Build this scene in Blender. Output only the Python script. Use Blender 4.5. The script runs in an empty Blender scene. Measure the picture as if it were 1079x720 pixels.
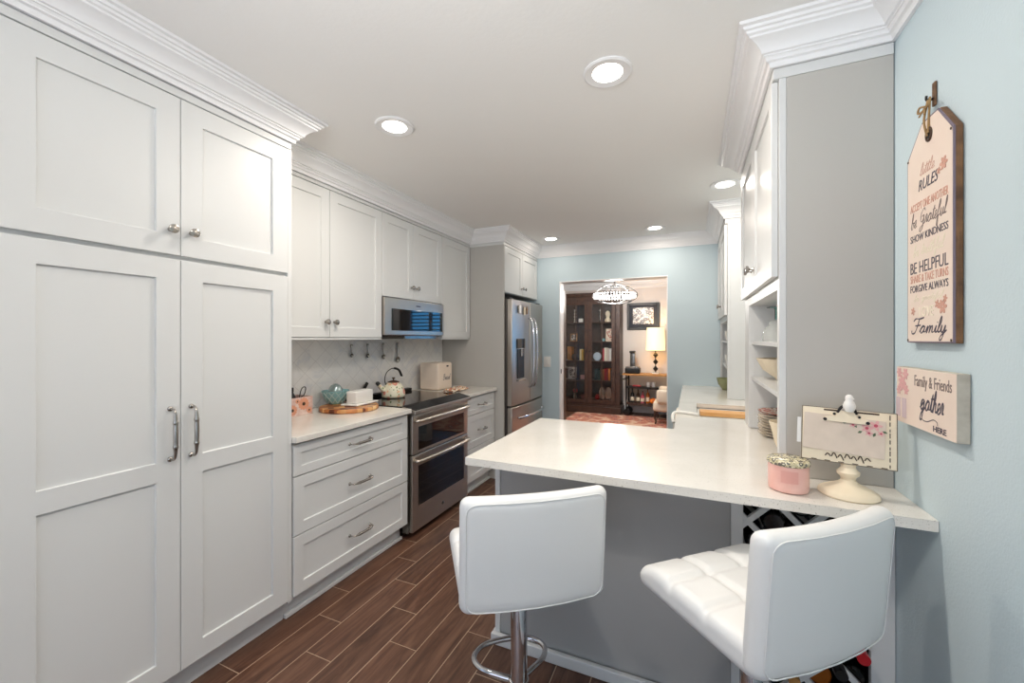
import bpy, bmesh, math, random
from mathutils import Matrix, Vector
random.seed(7)
PI = math.pi
sc = bpy.context.scene
COL = sc.collection

def srgb(r, g, b):
    f = lambda v: (v/255)/12.92 if v/255 <= .04045 else ((v/255+.055)/1.055)**2.4
    return (f(r), f(g), f(b), 1)

# ------------------------------------------------------------------ camera
TH = math.atan((729-539.5)/430)
cam_d = bpy.data.cameras.new('camera'); cam = bpy.data.objects.new('camera', cam_d); COL.objects.link(cam)
cam.location = (0, 0, 1.40); cam.rotation_euler = (PI/2, 0, TH)
cam_d.sensor_width = 36; cam_d.sensor_fit = 'HORIZONTAL'; cam_d.lens = 430/1079*36
cam_d.shift_y = -3/1079; cam_d.clip_start = .02; cam_d.clip_end = 60
sc.camera = cam
# ------------------------------------------------------------------ world, lights, exposure
vs = sc.view_settings
vs.view_transform = 'Standard'; vs.look = 'None'; vs.gamma = 1; vs.use_curve_mapping = False
vs.exposure = 0.22
sc.cycles.use_denoising = True
sc.cycles.max_bounces = 10; sc.cycles.diffuse_bounces = 5; sc.cycles.glossy_bounces = 5
sc.cycles.transmission_bounces = 8; sc.cycles.transparent_max_bounces = 12
sc.cycles.sample_clamp_indirect = 6; sc.cycles.caustics_reflective = False; sc.cycles.caustics_refractive = False
W = bpy.data.worlds.new('sky'); sc.world = W; W.use_nodes = True
W.node_tree.nodes['Background'].inputs[0].default_value = (.08, .40, 1.0, 1)
W.node_tree.nodes['Background'].inputs[1].default_value = 0.55

def light(name, kind, loc, power, color, size=.1, size_y=None, rot=(0, 0, 0), shape='DISK', spread=None):
    d = bpy.data.lights.new(name, kind); d.energy = power; d.color = color
    if kind == 'AREA':
        d.shape = shape; d.size = size
        if size_y: d.size_y = size_y
        if spread: d.spread = spread
    else:
        d.shadow_soft_size = size
    o = bpy.data.objects.new(name, d); COL.objects.link(o); o.location = loc; o.rotation_euler = rot
    return o
# daylight through the big opening of the room behind the camera (fills that opening) and a window on its left side
light('daylight_patio_door', 'AREA', (-.55, -3.135, 1.25), 33, (1.0, .985, .97), 2.9, 2.6, (PI/2, 0, 0), 'RECTANGLE')
light('daylight_side_window', 'AREA', (-2.565, -1.5, 1.45), 7, (.97, .985, 1.0), 1.8, 1.6, (PI/2, 0, -PI/2), 'RECTANGLE')
# unseen fill light added behind the viewer to brighten ceiling and upper walls
light('added_ceiling_fill', 'AREA', (-.35, -.6, 1.81), 15, (1, .985, .965), .40, None, (PI+math.radians(-46), 0, math.radians(8)), 'DISK', math.radians(112))
# daylight through the window of the dining room
light('daylight_dining_window', 'AREA', (1.55, 8.22, 1.5), 20, (.10, .48, 1.0), 1.3, 1.2, (-PI/2, 0, 0), 'RECTANGLE')
LAMP_W = 7.6
LAMP_C = (1.0, .91, .81)
CEIL = 2.485
LIGHTS = [(-1.388, 1.665), (-.314, 1.676), (-1.40, 4.22), (-.332, 4.212), (.213, 3.222), (-.45, .30), (-.31, -1.6)]  # last one is out of view, added as a further light source

# ------------------------------------------------------------------ materials
def base_mat(name):
    m = bpy.data.materials.new(name); m.use_nodes = True
    return m, m.node_tree, m.node_tree.nodes['Principled BSDF']
def pm(name, col, rough=.5, metal=0, bump=None, vary=None, **kw):
    m, nt, b = base_mat(name)
    b.inputs['Base Color'].default_value = col; b.inputs['Roughness'].default_value = rough; b.inputs['Metallic'].default_value = metal
    for k, v in kw.items(): b.inputs[k.replace('_', ' ')].default_value = v
    tc = nt.nodes.new('ShaderNodeTexCoord')
    if bump:
        n = nt.nodes.new('ShaderNodeTexNoise'); n.inputs['Scale'].default_value = bump[0]; n.inputs['Detail'].default_value = 3
        nt.links.new(tc.outputs['Object'], n.inputs['Vector'])
        bp = nt.nodes.new('ShaderNodeBump'); bp.inputs['Strength'].default_value = bump[1]; bp.inputs['Distance'].default_value = bump[2] if len(bump) > 2 else .002
        nt.links.new(n.outputs['Fac'], bp.inputs['Height']); nt.links.new(bp.outputs['Normal'], b.inputs['Normal'])
    if vary:
        n = nt.nodes.new('ShaderNodeTexNoise'); n.inputs['Scale'].default_value = vary[0]; n.inputs['Detail'].default_value = 4
        nt.links.new(tc.outputs['Object'], n.inputs['Vector'])
        r = nt.nodes.new('ShaderNodeValToRGB'); r.color_ramp.elements[0].position = .3; r.color_ramp.elements[1].position = .7
        r.color_ramp.elements[0].color = vary[1]; r.color_ramp.elements[1].color = col
        nt.links.new(n.outputs['Fac'], r.inputs[0]); nt.links.new(r.outputs[0], b.inputs['Base Color'])
    return m
def emis(name, col, s):
    m, nt, b = base_mat(name)
    b.inputs['Base Color'].default_value = col; b.inputs['Emission Color'].default_value = col; b.inputs['Emission Strength'].default_value = s
    return m
def glass(name, col=(1, 1, 1, 1), rough=0.0):
    # thin pane / vessel: mostly transparent, mirror-like at grazing angles
    m, nt, b = base_mat(name); nt.nodes.remove(b)
    out = nt.nodes['Material Output']; t = nt.nodes.new('ShaderNodeBsdfTransparent'); g = nt.nodes.new('ShaderNodeBsdfGlossy')
    mx = nt.nodes.new('ShaderNodeMixShader'); f = nt.nodes.new('ShaderNodeFresnel'); f.inputs[0].default_value = 1.5
    t.inputs[0].default_value = col; g.inputs['Roughness'].default_value = rough
    nt.links.new(f.outputs[0], mx.inputs[0]); nt.links.new(t.outputs[0], mx.inputs[1]); nt.links.new(g.outputs[0], mx.inputs[2])
    nt.links.new(mx.outputs[0], out.inputs[0])
    return m

MT = {}
MT['cab'] = pm('cabinet_paint', srgb(218, 219, 218), .38)
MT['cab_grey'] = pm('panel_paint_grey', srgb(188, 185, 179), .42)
MT['pen_grey_shaded'] = pm('panel_paint_grey_shaded', srgb(166, 166, 165), .42)  # grey panel paint darkened: shade under the counter put into the colour
MT['trim'] = pm('trim_paint', srgb(240, 240, 241), .35)
MT['wall'] = pm('wall_paint_blue', srgb(199, 215, 221), .6, bump=(140, .25, .003))
MT['wall_dining'] = pm('wall_paint_cream', srgb(222, 215, 210), .6, bump=(120, .2, .003))
MT['ceil'] = pm('ceiling_paint', srgb(244, 243, 241), .8, bump=(60, .2, .003))
MT['nickel'] = pm('brushed_nickel', srgb(170, 165, 158), .22, 1)
MT['chrome'] = pm('chrome', srgb(205, 205, 208), .06, 1)
MT['steel'] = pm('stainless_steel', srgb(188, 180, 170), .30, 1, bump=(40, .03, .001))
MT['dark_steel'] = pm('dark_stainless', srgb(138, 134, 128), .22, 1)
MT['black_glass'] = pm('black_glass', srgb(10, 10, 11), .03)
MT['black'] = pm('black_plastic', srgb(18, 18, 18), .4)
MT['gap'] = pm('shadow_gap', srgb(40, 40, 40), .8)
MT['leather'] = pm('white_leather', srgb(228, 228, 226), .42, bump=(220, .12, .001))
MT['white'] = pm('white_plastic', srgb(235, 233, 228), .35)
MT['porcelain'] = pm('porcelain', srgb(240, 238, 232), .12)
MT['cream_china'] = pm('cream_china', srgb(240, 230, 214), .2)
MT['cream'] = pm('distressed_cream', srgb(236, 222, 196), .55, bump=(60, .2, .002))
MT['brown'] = pm('dark_brown_wear', srgb(70, 50, 34), .7)
MT['ink'] = pm('dark_ink', srgb(78, 72, 84), .7)
MT['ink_grey'] = pm('grey_ink', srgb(120, 105, 102), .7)
MT['ink_pale'] = pm('pale_ink', srgb(236, 226, 205), .7)
MT['ink_orange'] = pm('salmon_ink', srgb(206, 158, 140), .7)
MT['pink'] = pm('pink_paint', srgb(222, 170, 168), .6)
MT['pink_dark'] = pm('deep_pink', srgb(190, 80, 98), .6)
MT['green'] = pm('leaf_green', srgb(88, 110, 80), .6)
MT['shell_pink'] = pm('sign_face_blush', srgb(230, 210, 196), .6, vary=(9, srgb(234, 218, 204)))
MT['sign_wood'] = pm('sign_wood', srgb(128, 92, 58), .6, vary=(30, srgb(84, 56, 34)))
MT['grey_wood'] = pm('whitewashed_wood', srgb(196, 190, 176), .7, vary=(25, srgb(168, 160, 146)))
MT['twine'] = pm('jute_twine', srgb(158, 128, 86), .9)
MT['dark_wood'] = pm('dark_walnut', srgb(74, 52, 42), .4, vary=(14, srgb(54, 36, 30)))
MT['cart_wood'] = pm('cart_wood', srgb(190, 140, 78), .5, vary=(12, srgb(160, 112, 60)))
MT['iron'] = pm('black_iron', srgb(42, 40, 40), .45, .6)
MT['glass'] = glass('clear_glass')
MT['bottle_glass'] = pm('dark_bottle_glass', srgb(14, 16, 14), .06)
MT['amber'] = pm('amber_bottle', srgb(150, 84, 26), .08)
MT['red'] = pm('red_foil', srgb(178, 24, 34), .3)
MT['teal'] = pm('teal_ceramic', srgb(140, 188, 192), .25, bump=(90, .3, .003))
MT['teal_clear'] = glass('teal_glass', (.55, .85, .8, 1))
MT['olive'] = pm('olive_ceramic', srgb(150, 154, 112), .25)
MT['orange'] = pm('orange_rind', srgb(226, 116, 34), .5)
MT['lit'] = emis('lamp_diffuser', (1.0, .93, .82, 1), 9)
MT['lit_crystal'] = emis('lit_crystal', (1.0, .95, .92, 1), 3.2)
MT['shade'] = emis('lit_lampshade', srgb(250, 226, 176), 1.0)
MT['fabric'] = pm('beige_upholstery', srgb(222, 210, 190), .9)
MT['wax'] = pm('pink_wax_jar', srgb(240, 198, 188), .22, vary=(14, srgb(232, 176, 164)))
MT['screen'] = pm('control_panel', srgb(26, 28, 32), .08)

def ramp(nt, fac, stops):
    r = nt.nodes.new('ShaderNodeValToRGB'); cr = r.color_ramp
    while len(cr.elements) < len(stops): cr.elements.new(.5)
    for e, (p, c) in zip(cr.elements, stops): e.position = p; e.color = c
    nt.links.new(fac, r.inputs[0]); return r.outputs[0]
def math_n(nt, op, a, b=None):
    n = nt.nodes.new('ShaderNodeMath'); n.operation = op
    for i, v in enumerate((a, b)):
        if v is None: continue
        if isinstance(v, (int, float)): n.inputs[i].default_value = v
        else: nt.links.new(v, n.inputs[i])
    return n.outputs[0]
def mixc(nt, fac, a, b):
    n = nt.nodes.new('ShaderNodeMix'); n.data_type = 'RGBA'
    for s, v in ((n.inputs[0], fac), (n.inputs[6], a), (n.inputs[7], b)):
        if isinstance(v, (int, float, tuple)): s.default_value = v
        else: nt.links.new(v, s)
    return n.outputs[2]
def coords(nt):
    g = nt.nodes.new('ShaderNodeNewGeometry'); s = nt.nodes.new('ShaderNodeSeparateXYZ'); nt.links.new(g.outputs['Position'], s.inputs[0])
    return g.outputs['Position'], s.outputs
def noise(nt, vec, scale, detail=4, rough=.5, dist=0):
    n = nt.nodes.new('ShaderNodeTexNoise'); n.inputs['Scale'].default_value = scale; n.inputs['Detail'].default_value = detail
    n.inputs['Roughness'].default_value = rough; n.inputs['Distortion'].default_value = dist
    nt.links.new(vec, n.inputs['Vector']); return n.outputs['Fac']

def floor_mat():
    m, nt, b = base_mat('wood_look_plank_tile'); pos, xyz = coords(nt)
    row = math_n(nt, 'FLOOR', math_n(nt, 'DIVIDE', math_n(nt, 'ADD', xyz[0], 1.73+15), .15))      # plank rows 15 cm
    fx = math_n(nt, 'FRACT', math_n(nt, 'DIVIDE', math_n(nt, 'ADD', xyz[0], 1.73+15), .15))
    # joints: y = 1.70 - 0.2*(row+1)
    yy = math_n(nt, 'DIVIDE', math_n(nt, 'ADD', math_n(nt, 'ADD', xyz[1], -1.70+12), math_n(nt, 'MULTIPLY', math_n(nt, 'ADD', row, 1-100), .2)), .6)
    fy = math_n(nt, 'FRACT', math_n(nt, 'ADD', yy, 100)); iy = math_n(nt, 'FLOOR', math_n(nt, 'ADD', yy, 100))
    gx = math_n(nt, 'LESS_THAN', math_n(nt, 'ABSOLUTE', math_n(nt, 'SUBTRACT', fx, .5)), .5-.0022/.15)
    gy = math_n(nt, 'LESS_THAN', math_n(nt, 'ABSOLUTE', math_n(nt, 'SUBTRACT', fy, .5)), .5-.0018/.6)
    tile = math_n(nt, 'MULTIPLY', gx, gy)
    cmb = nt.nodes.new('ShaderNodeCombineXYZ'); nt.links.new(row, cmb.inputs[0]); nt.links.new(iy, cmb.inputs[1])
    wn = nt.nodes.new('ShaderNodeTexWhiteNoise'); nt.links.new(cmb.outputs[0], wn.inputs['Vector'])
    mp = nt.nodes.new('ShaderNodeMapping'); nt.links.new(pos, mp.inputs[0]); mp.inputs['Scale'].default_value = (16, 1.6, 1)
    add = nt.nodes.new('ShaderNodeVectorMath'); add.operation = 'ADD'; nt.links.new(mp.outputs[0], add.inputs[0])
    sc2 = nt.nodes.new('ShaderNodeVectorMath'); sc2.operation = 'SCALE'; sc2.inputs['Scale'].default_value = 9; nt.links.new(wn.outputs['Color'], sc2.inputs[0])
    nt.links.new(sc2.outputs[0], add.inputs[1])
    g = noise(nt, add.outputs[0], 1.6, 7, .62, 1.2)
    col = ramp(nt, g, [(.25, srgb(54, 34, 26)), (.45, srgb(86, 57, 43)), (.62, srgb(106, 75, 58)), (.8, srgb(124, 92, 72))])
    hs = nt.nodes.new('ShaderNodeHueSaturation'); nt.links.new(col, hs.inputs['Color'])
    nt.links.new(math_n(nt, 'ADD', math_n(nt, 'MULTIPLY', wn.outputs['Value'], .3), .85), hs.inputs['Value'])
    fin_c = mixc(nt, tile, srgb(176, 152, 128), hs.outputs[0]); nt.links.new(fin_c, b.inputs['Base Color'])
    b.inputs['Roughness'].default_value = .42
    bp = nt.nodes.new('ShaderNodeBump'); bp.inputs['Strength'].default_value = .4; bp.inputs['Distance'].default_value = .002
    nt.links.new(math_n(nt, 'ADD', tile, math_n(nt, 'MULTIPLY', g, .4)), bp.inputs['Height']); nt.links.new(bp.outputs[0], b.inputs['Normal'])
    return m
def quartz_mat():
    m, nt, b = base_mat('white_speckled_quartz'); pos, xyz = coords(nt)
    n1 = noise(nt, pos, 260, 2, .5); n2 = noise(nt, pos, 120, 3, .6); n3 = noise(nt, pos, 6, 3)
    c = ramp(nt, n3, [(.3, srgb(222, 218, 210)), (.7, srgb(230, 226, 219))])
    c = mixc(nt, math_n(nt, 'GREATER_THAN', n1, .69), c, srgb(160, 152, 142))
    c = mixc(nt, math_n(nt, 'GREATER_THAN', n2, .71), c, srgb(205, 200, 192))
    nt.links.new(c, b.inputs['Base Color']); b.inputs['Roughness'].default_value = .13
    return m
def splash_mat():
    m, nt, b = base_mat('marble_diamond_backsplash'); pos, xyz = coords(nt)
    s = math_n(nt, 'ADD', math_n(nt, 'MULTIPLY', xyz[1], .9), xyz[2]); d = math_n(nt, 'SUBTRACT', math_n(nt, 'MULTIPLY', xyz[1], .9), xyz[2])
    P = .155
    def line(v):
        f = math_n(nt, 'FRACT', math_n(nt, 'ADD', math_n(nt, 'DIVIDE', v, P), 40))
        return math_n(nt, 'LESS_THAN', math_n(nt, 'ABSOLUTE', math_n(nt, 'SUBTRACT', f, .5)), .5-.010)
    tile = math_n(nt, 'MULTIPLY', line(s), line(d))
    v = noise(nt, pos, 5, 8, .62, 1.6)
    c = ramp(nt, v, [(.35, srgb(224, 224, 226)), (.5, srgb(238, 236, 233)), (.7, srgb(243, 241, 238))])
    c = mixc(nt, tile, srgb(214, 211, 208), c)
    nt.links.new(c, b.inputs['Base Color']); b.inputs['Roughness'].default_value = .25
    bp = nt.nodes.new('ShaderNodeBump'); bp.inputs['Strength'].default_value = .3; bp.inputs['Distance'].default_value = .002
    nt.links.new(tile, bp.inputs['Height']); nt.links.new(bp.outputs[0], b.inputs['Normal'])
    return m
def butcher_mat():
    m, nt, b = base_mat('checkered_butcher_block'); tc = nt.nodes.new('ShaderNodeTexCoord')
    mp = nt.nodes.new('ShaderNodeMapping'); nt.links.new(tc.outputs['Object'], mp.inputs[0]); mp.inputs['Rotation'].default_value = (0, 0, .7)
    s = nt.nodes.new('ShaderNodeSeparateXYZ'); nt.links.new(mp.outputs[0], s.inputs[0])
    fl = [math_n(nt, 'FLOOR', math_n(nt, 'DIVIDE', s.outputs[i], (.034, .034)[i])) for i in (0, 1)]
    cmb = nt.nodes.new('ShaderNodeCombineXYZ'); nt.links.new(fl[0], cmb.inputs[0]); nt.links.new(fl[1], cmb.inputs[1])
    wn = nt.nodes.new('ShaderNodeTexWhiteNoise'); nt.links.new(cmb.outputs[0], wn.inputs['Vector'])
    c = ramp(nt, wn.outputs['Value'], [(0, srgb(92, 44, 26)), (.3, srgb(150, 84, 44)), (.6, srgb(196, 128, 70)), (1, srgb(228, 190, 130))])
    nt.links.new(c, b.inputs['Base Color']); b.inputs['Roughness'].default_value = .35
    return m
def floral_mat(name, base, c1, c2, c3, scale, coverage=.36, rough=.25):
    m, nt, b = base_mat(name); tc = nt.nodes.new('ShaderNodeTexCoord')
    def vor(sc_, off):
        mp = nt.nodes.new('ShaderNodeMapping'); nt.links.new(tc.outputs['Object'], mp.inputs[0]); mp.inputs['Location'].default_value = (off, off*2, -off)
        nz = nt.nodes.new('ShaderNodeTexNoise'); nz.inputs['Scale'].default_value = sc_*1.5; nt.links.new(mp.outputs[0], nz.inputs['Vector'])
        ad = nt.nodes.new('ShaderNodeVectorMath'); ad.operation = 'MULTIPLY_ADD'; nt.links.new(nz.outputs['Color'], ad.inputs[0]); ad.inputs[1].default_value = (.5/sc_,)*3; nt.links.new(mp.outputs[0], ad.inputs[2])
        v = nt.nodes.new('ShaderNodeTexVoronoi'); v.inputs['Scale'].default_value = sc_; nt.links.new(ad.outputs[0], v.inputs['Vector'])
        return v
    v1 = vor(scale, .3); v2 = vor(scale*1.4, 1.7); v3 = vor(scale*2.2, 3.1)
    c = mixc(nt, math_n(nt, 'LESS_THAN', v3.outputs['Distance'], coverage*.8), base, c3)
    c = mixc(nt, math_n(nt, 'LESS_THAN', v2.outputs['Distance'], coverage*.9), c, c2)
    c = mixc(nt, math_n(nt, 'LESS_THAN', v1.outputs['Distance'], coverage), c, c1)
    c = mixc(nt, math_n(nt, 'LESS_THAN', v1.outputs['Distance'], coverage*.4), c, c2)
    nt.links.new(c, b.inputs['Base Color']); b.inputs['Roughness'].default_value = rough
    return m
def rug_mat():
    m, nt, b = base_mat('persian_rug'); pos, xyz = coords(nt)
    v = nt.nodes.new('ShaderNodeTexVoronoi'); v.inputs['Scale'].default_value = 7; nt.links.new(pos, v.inputs['Vector'])
    c = ramp(nt, v.outputs['Distance'], [(.1, srgb(224, 200, 176)), (.2, srgb(84, 82, 104)), (.28, srgb(172, 100, 86)), (.6, srgb(186, 122, 104)), (.75, srgb(214, 184, 160))])
    n = noise(nt, pos, 40, 4); c = mixc(nt, math_n(nt, 'GREATER_THAN', n, .58), c, srgb(200, 152, 124))
    nt.links.new(c, b.inputs['Base Color']); b.inputs['Roughness'].default_value = .95
    return m
MT['floor'] = floor_mat(); MT['quartz'] = quartz_mat(); MT['splash'] = splash_mat(); MT['butcher'] = butcher_mat(); MT['rug'] = rug_mat()
MT['kettle'] = floral_mat('floral_enamel', srgb(236, 230, 206), srgb(226, 150, 134), srgb(238, 196, 156), srgb(140, 154, 112), 15, .31)
MT['cloth_floral'] = floral_mat('floral_cloth', srgb(240, 222, 200), srgb(196, 120, 96), srgb(226, 170, 120), srgb(120, 90, 70), 30, .4, .8)
MT['mosaic'] = floral_mat('mosaic_lid', srgb(206, 196, 160), srgb(110, 104, 96), srgb(232, 224, 196), srgb(150, 140, 104), 70, .45, .2)
MT['plate_red'] = floral_mat('red_patterned_plate', srgb(236, 224, 208), srgb(176, 84, 66), srgb(220, 170, 150), srgb(150, 110, 90), 26, .4)
MT['photo'] = floral_mat('grey_photograph', srgb(226, 222, 216), srgb(90, 84, 82), srgb(180, 174, 170), srgb(130, 124, 120), 14, .5, .3)

# ------------------------------------------------------------------ mesh helpers
class M:
    def __init__(s): s.bm = bmesh.new()
    def box(s, x0, x1, y0, y1, z0, z1):
        v = [s.bm.verts.new((x, y, z)) for x in (x0, x1) for y in (y0, y1) for z in (z0, z1)]
        for f in ((0, 1, 3, 2), (4, 6, 7, 5), (0, 4, 5, 1), (2, 3, 7, 6), (0, 2, 6, 4), (1, 5, 7, 3)):
            s.bm.faces.new([v[i] for i in f])
        return s
    def prism(s, pts, fn0, fn1):
        a = [s.bm.verts.new(fn0(*p)) for p in pts]; b = [s.bm.verts.new(fn1(*p)) for p in pts]; n = len(pts)
        s.bm.faces.new(a[::-1]); s.bm.faces.new(b)
        for i in range(n): s.bm.faces.new((a[i], a[(i+1) % n], b[(i+1) % n], b[i]))
        return s
    def lathe(s, prof, loc=(0, 0, 0), seg=32, axis='Z', caps=True, mod=None):
        rings = []
        for (r, h) in prof:
            ring = []
            for k in range(seg):
                a = 2*PI*k/seg; rr = r*(mod(a, h) if mod else 1)
                p = {'Z': (rr*math.cos(a), rr*math.sin(a), h), 'X': (h, rr*math.cos(a), rr*math.sin(a)), 'Y': (rr*math.sin(a), h, rr*math.cos(a))}[axis]
                ring.append(s.bm.verts.new(Vector(p)+Vector(loc)))
            rings.append(ring)
        for a, b in zip(rings, rings[1:]):
            for k in range(seg): s.bm.faces.new((a[k], a[(k+1) % seg], b[(k+1) % seg], b[k]))
        if caps:
            if prof[0][0] > 1e-5: s.bm.faces.new(rings[0][::-1])
            if prof[-1][0] > 1e-5: s.bm.faces.new(rings[-1])
        return s
    def tube(s, pts, r, seg=8, closed=False, flat=None):
        pts = [Vector(p) for p in pts]; n = len(pts); rings = []; up = None
        for i, p in enumerate(pts):
            if closed: t = (pts[(i+1) % n]-pts[i-1]).normalized()
            else: t = (pts[min(i+1, n-1)]-pts[max(i-1, 0)]).normalized()
            if up is None:
                up = Vector((0, 0, 1)) if abs(t.z) < .9 else Vector((1, 0, 0))
            a = t.cross(up).normalized(); up = a.cross(t).normalized()
            rr = r[i] if isinstance(r, (list, tuple)) else r
            ring = []
            for k in range(seg):
                q = 2*PI*k/seg; o = a*math.cos(q)*rr+up*math.sin(q)*rr
                if flat is not None: fv = Vector(flat); o -= fv*(o.dot(fv))*.75
                ring.append(s.bm.verts.new(p+o))
            rings.append(ring)
        m_ = n if closed else n-1
        for i in range(m_):
            a, b = rings[i], rings[(i+1) % n]
            for k in range(seg): s.bm.faces.new((a[k], a[(k+1) % seg], b[(k+1) % seg], b[k]))
        if not closed: s.bm.faces.new(rings[0][::-1]); s.bm.faces.new(rings[-1])
        return s
    def rbox(s, size, r, n=(8, 8, 8), fn=None, loc=(0, 0, 0)):
        hx = [v/2 for v in size]
        def ps(h, k):
            c = h-r
            e = [-h+r*(1-math.cos(t*PI/2/4)) for t in range(4)]
            return [x for x in e]+[-c+2*c*i/k for i in range(k+1)]+[-x for x in e[::-1]]
        P = [ps(hx[i], n[i]) for i in range(3)]; cache = {}
        def vert(p):
            key = tuple(round(v, 6) for v in p)
            if key in cache: return cache[key]
            q = Vector(p); inner = Vector([max(-(hx[i]-r), min(hx[i]-r, p[i])) for i in range(3)])
            d = q-inner
            if d.length > 1e-9: q = inner+d.normalized()*r
            if fn: q = Vector(fn(q))
            cache[key] = s.bm.verts.new(q+Vector(loc)); return cache[key]
        for ax in range(3):
            u, v = [(1, 2), (2, 0), (0, 1)][ax]
            for sg in (-1, 1):
                for i in range(len(P[u])-1):
                    for j in range(len(P[v])-1):
                        c = []
                        for a, b in ((0, 0), (1, 0), (1, 1), (0, 1)):
                            p = [0, 0, 0]; p[ax] = sg*hx[ax]; p[u] = P[u][i+a]; p[v] = P[v][j+b]; c.append(vert(p))
                        if sg < 0: c = c[::-1]
                        if len(set(c)) == 4:
                            try: s.bm.faces.new(c)
                            except ValueError: pass
        return s
    def xf(s, m): bmesh.ops.transform(s.bm, matrix=m, verts=s.bm.verts); return s

def cat(pts, k=6, closed=False):
    P = [Vector(p) for p in pts]; n = len(P); out = []
    for i in range(n if closed else n-1):
        if closed: a, b, c, d = P[i-1], P[i], P[(i+1) % n], P[(i+2) % n]
        else: a, b, c, d = P[max(i-1, 0)], P[i], P[i+1], P[min(i+2, n-1)]
        for j in range(k):
            t = j/k
            out.append(.5*((2*b)+(c-a)*t+(2*a-5*b+4*c-d)*t*t+(3*b-a-3*c+d)*t**3))
    if not closed: out.append(P[-1])
    return out

ROOT = {}
def fin(name, m, mat, parent=None, bevel=0, smooth=None, xf=None, seg=2):
    if xf is not None: m.xf(xf)
    base = ROOT.get(parent.name) if parent is not None else None
    if base is not None: m.xf(base.inverted())
    bmesh.ops.recalc_face_normals(m.bm, faces=m.bm.faces)
    me = bpy.data.meshes.new(name); m.bm.to_mesh(me); m.bm.free()
    for mm in (mat if isinstance(mat, (list, tuple)) else [mat]): me.materials.append(mm)
    o = bpy.data.objects.new(name, me); COL.objects.link(o)
    if parent is not None: o.parent = parent; ROOT[o.name] = base if base is not None else Matrix()
    else: ROOT[o.name] = Matrix()
    if smooth:
        me.shade_smooth(); me.set_sharp_from_angle(angle=math.radians(smooth))
    if bevel:
        bv = o.modifiers.new('bevel', 'BEVEL'); bv.width = bevel; bv.segments = seg; bv.limit_method = 'ANGLE'; bv.angle_limit = math.radians(40)
    return o
def thing(name, label, cat_, loc, rz=0, group=None):
    o = bpy.data.objects.new(name, None); COL.objects.link(o); o.location = loc; o.rotation_euler = (0, 0, rz)
    o.empty_display_size = .05
    o['label'] = label; o['category'] = cat_
    if group: o['group'] = group
    ROOT[o.name] = Matrix.Translation(loc) @ Matrix.Rotation(rz, 4, 'Z'); return o
def tag(o, label, cat_, group=None):
    o['label'] = label; o['category'] = cat_
    if group: o['group'] = group
    # put the origin of a single-mesh thing at its base
    me = o.data; xs = [v.co for v in me.vertices]
    c = Vector((sum(v.x for v in xs)/len(xs), sum(v.y for v in xs)/len(xs), min(v.z for v in xs)))
    me.transform(Matrix.Translation(-c)); o.location = c; ROOT[o.name] = Matrix.Translation(c)
    return o
def struct(o): o['kind'] = 'structure'; return o
def dup(root, loc, rz=None, label=None, group=None):
    r = root.copy(); COL.objects.link(r); r.location = loc
    if rz is not None: r.rotation_euler = (0, 0, rz)
    if label: r['label'] = label
    if group: r['group'] = group
    def rec(a, b):
        for ch in list(a.children):
            c = ch.copy(); COL.objects.link(c); c.parent = b; rec(ch, c)
    rec(root, r)
    return r
def T(x, y, z): return Matrix.Translation((x, y, z))
def LX(x, y, z): return T(x, y, z) @ Matrix.Rotation(PI/2, 4, 'Z')     # local -y faces +X, local x runs +Y
def RX(x, y, z): return T(x, y, z) @ Matrix.Rotation(-PI/2, 4, 'Z')    # local -y faces -X, local x runs -Y
def TXT_R(x, y, z): return T(x, y, z) @ Matrix(((0, 0, -1, 0), (-1, 0, 0, 0), (0, 1, 0, 0), (0, 0, 0, 1)))  # text plane facing -X
def TXT_L(x, y, z): return T(x, y, z) @ Matrix(((0, 0, 1, 0), (1, 0, 0, 0), (0, 1, 0, 0), (0, 0, 0, 1)))    # text plane facing +X

def text(name, body, w, h, mat, parent, xf, ext=.0004, bold=0, shear=0):
    cu = bpy.data.curves.new('t', 'FONT'); cu.body = body; cu.extrude = ext; cu.offset = bold; cu.shear = shear; cu.resolution_u = 3
    ob = bpy.data.objects.new('t', cu); COL.objects.link(ob)
    dg = bpy.context.evaluated_depsgraph_get(); me = bpy.data.meshes.new_from_object(ob.evaluated_get(dg))
    bpy.data.objects.remove(ob)
    xs = [v.co.x for v in me.vertices]; ys = [v.co.y for v in me.vertices]
    x0, x1, y0, y1 = min(xs), max(xs), min(ys), max(ys)
    me.transform(Matrix.Diagonal((w/(x1-x0), h/(y1-y0), 1, 1)) @ T(-(x0+x1)/2, -(y0+y1)/2, 0))
    b = bmesh.new(); b.from_mesh(me); m = M(); m.bm.free(); m.bm = b
    return fin(name, m, mat, parent, xf=xf)

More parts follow.
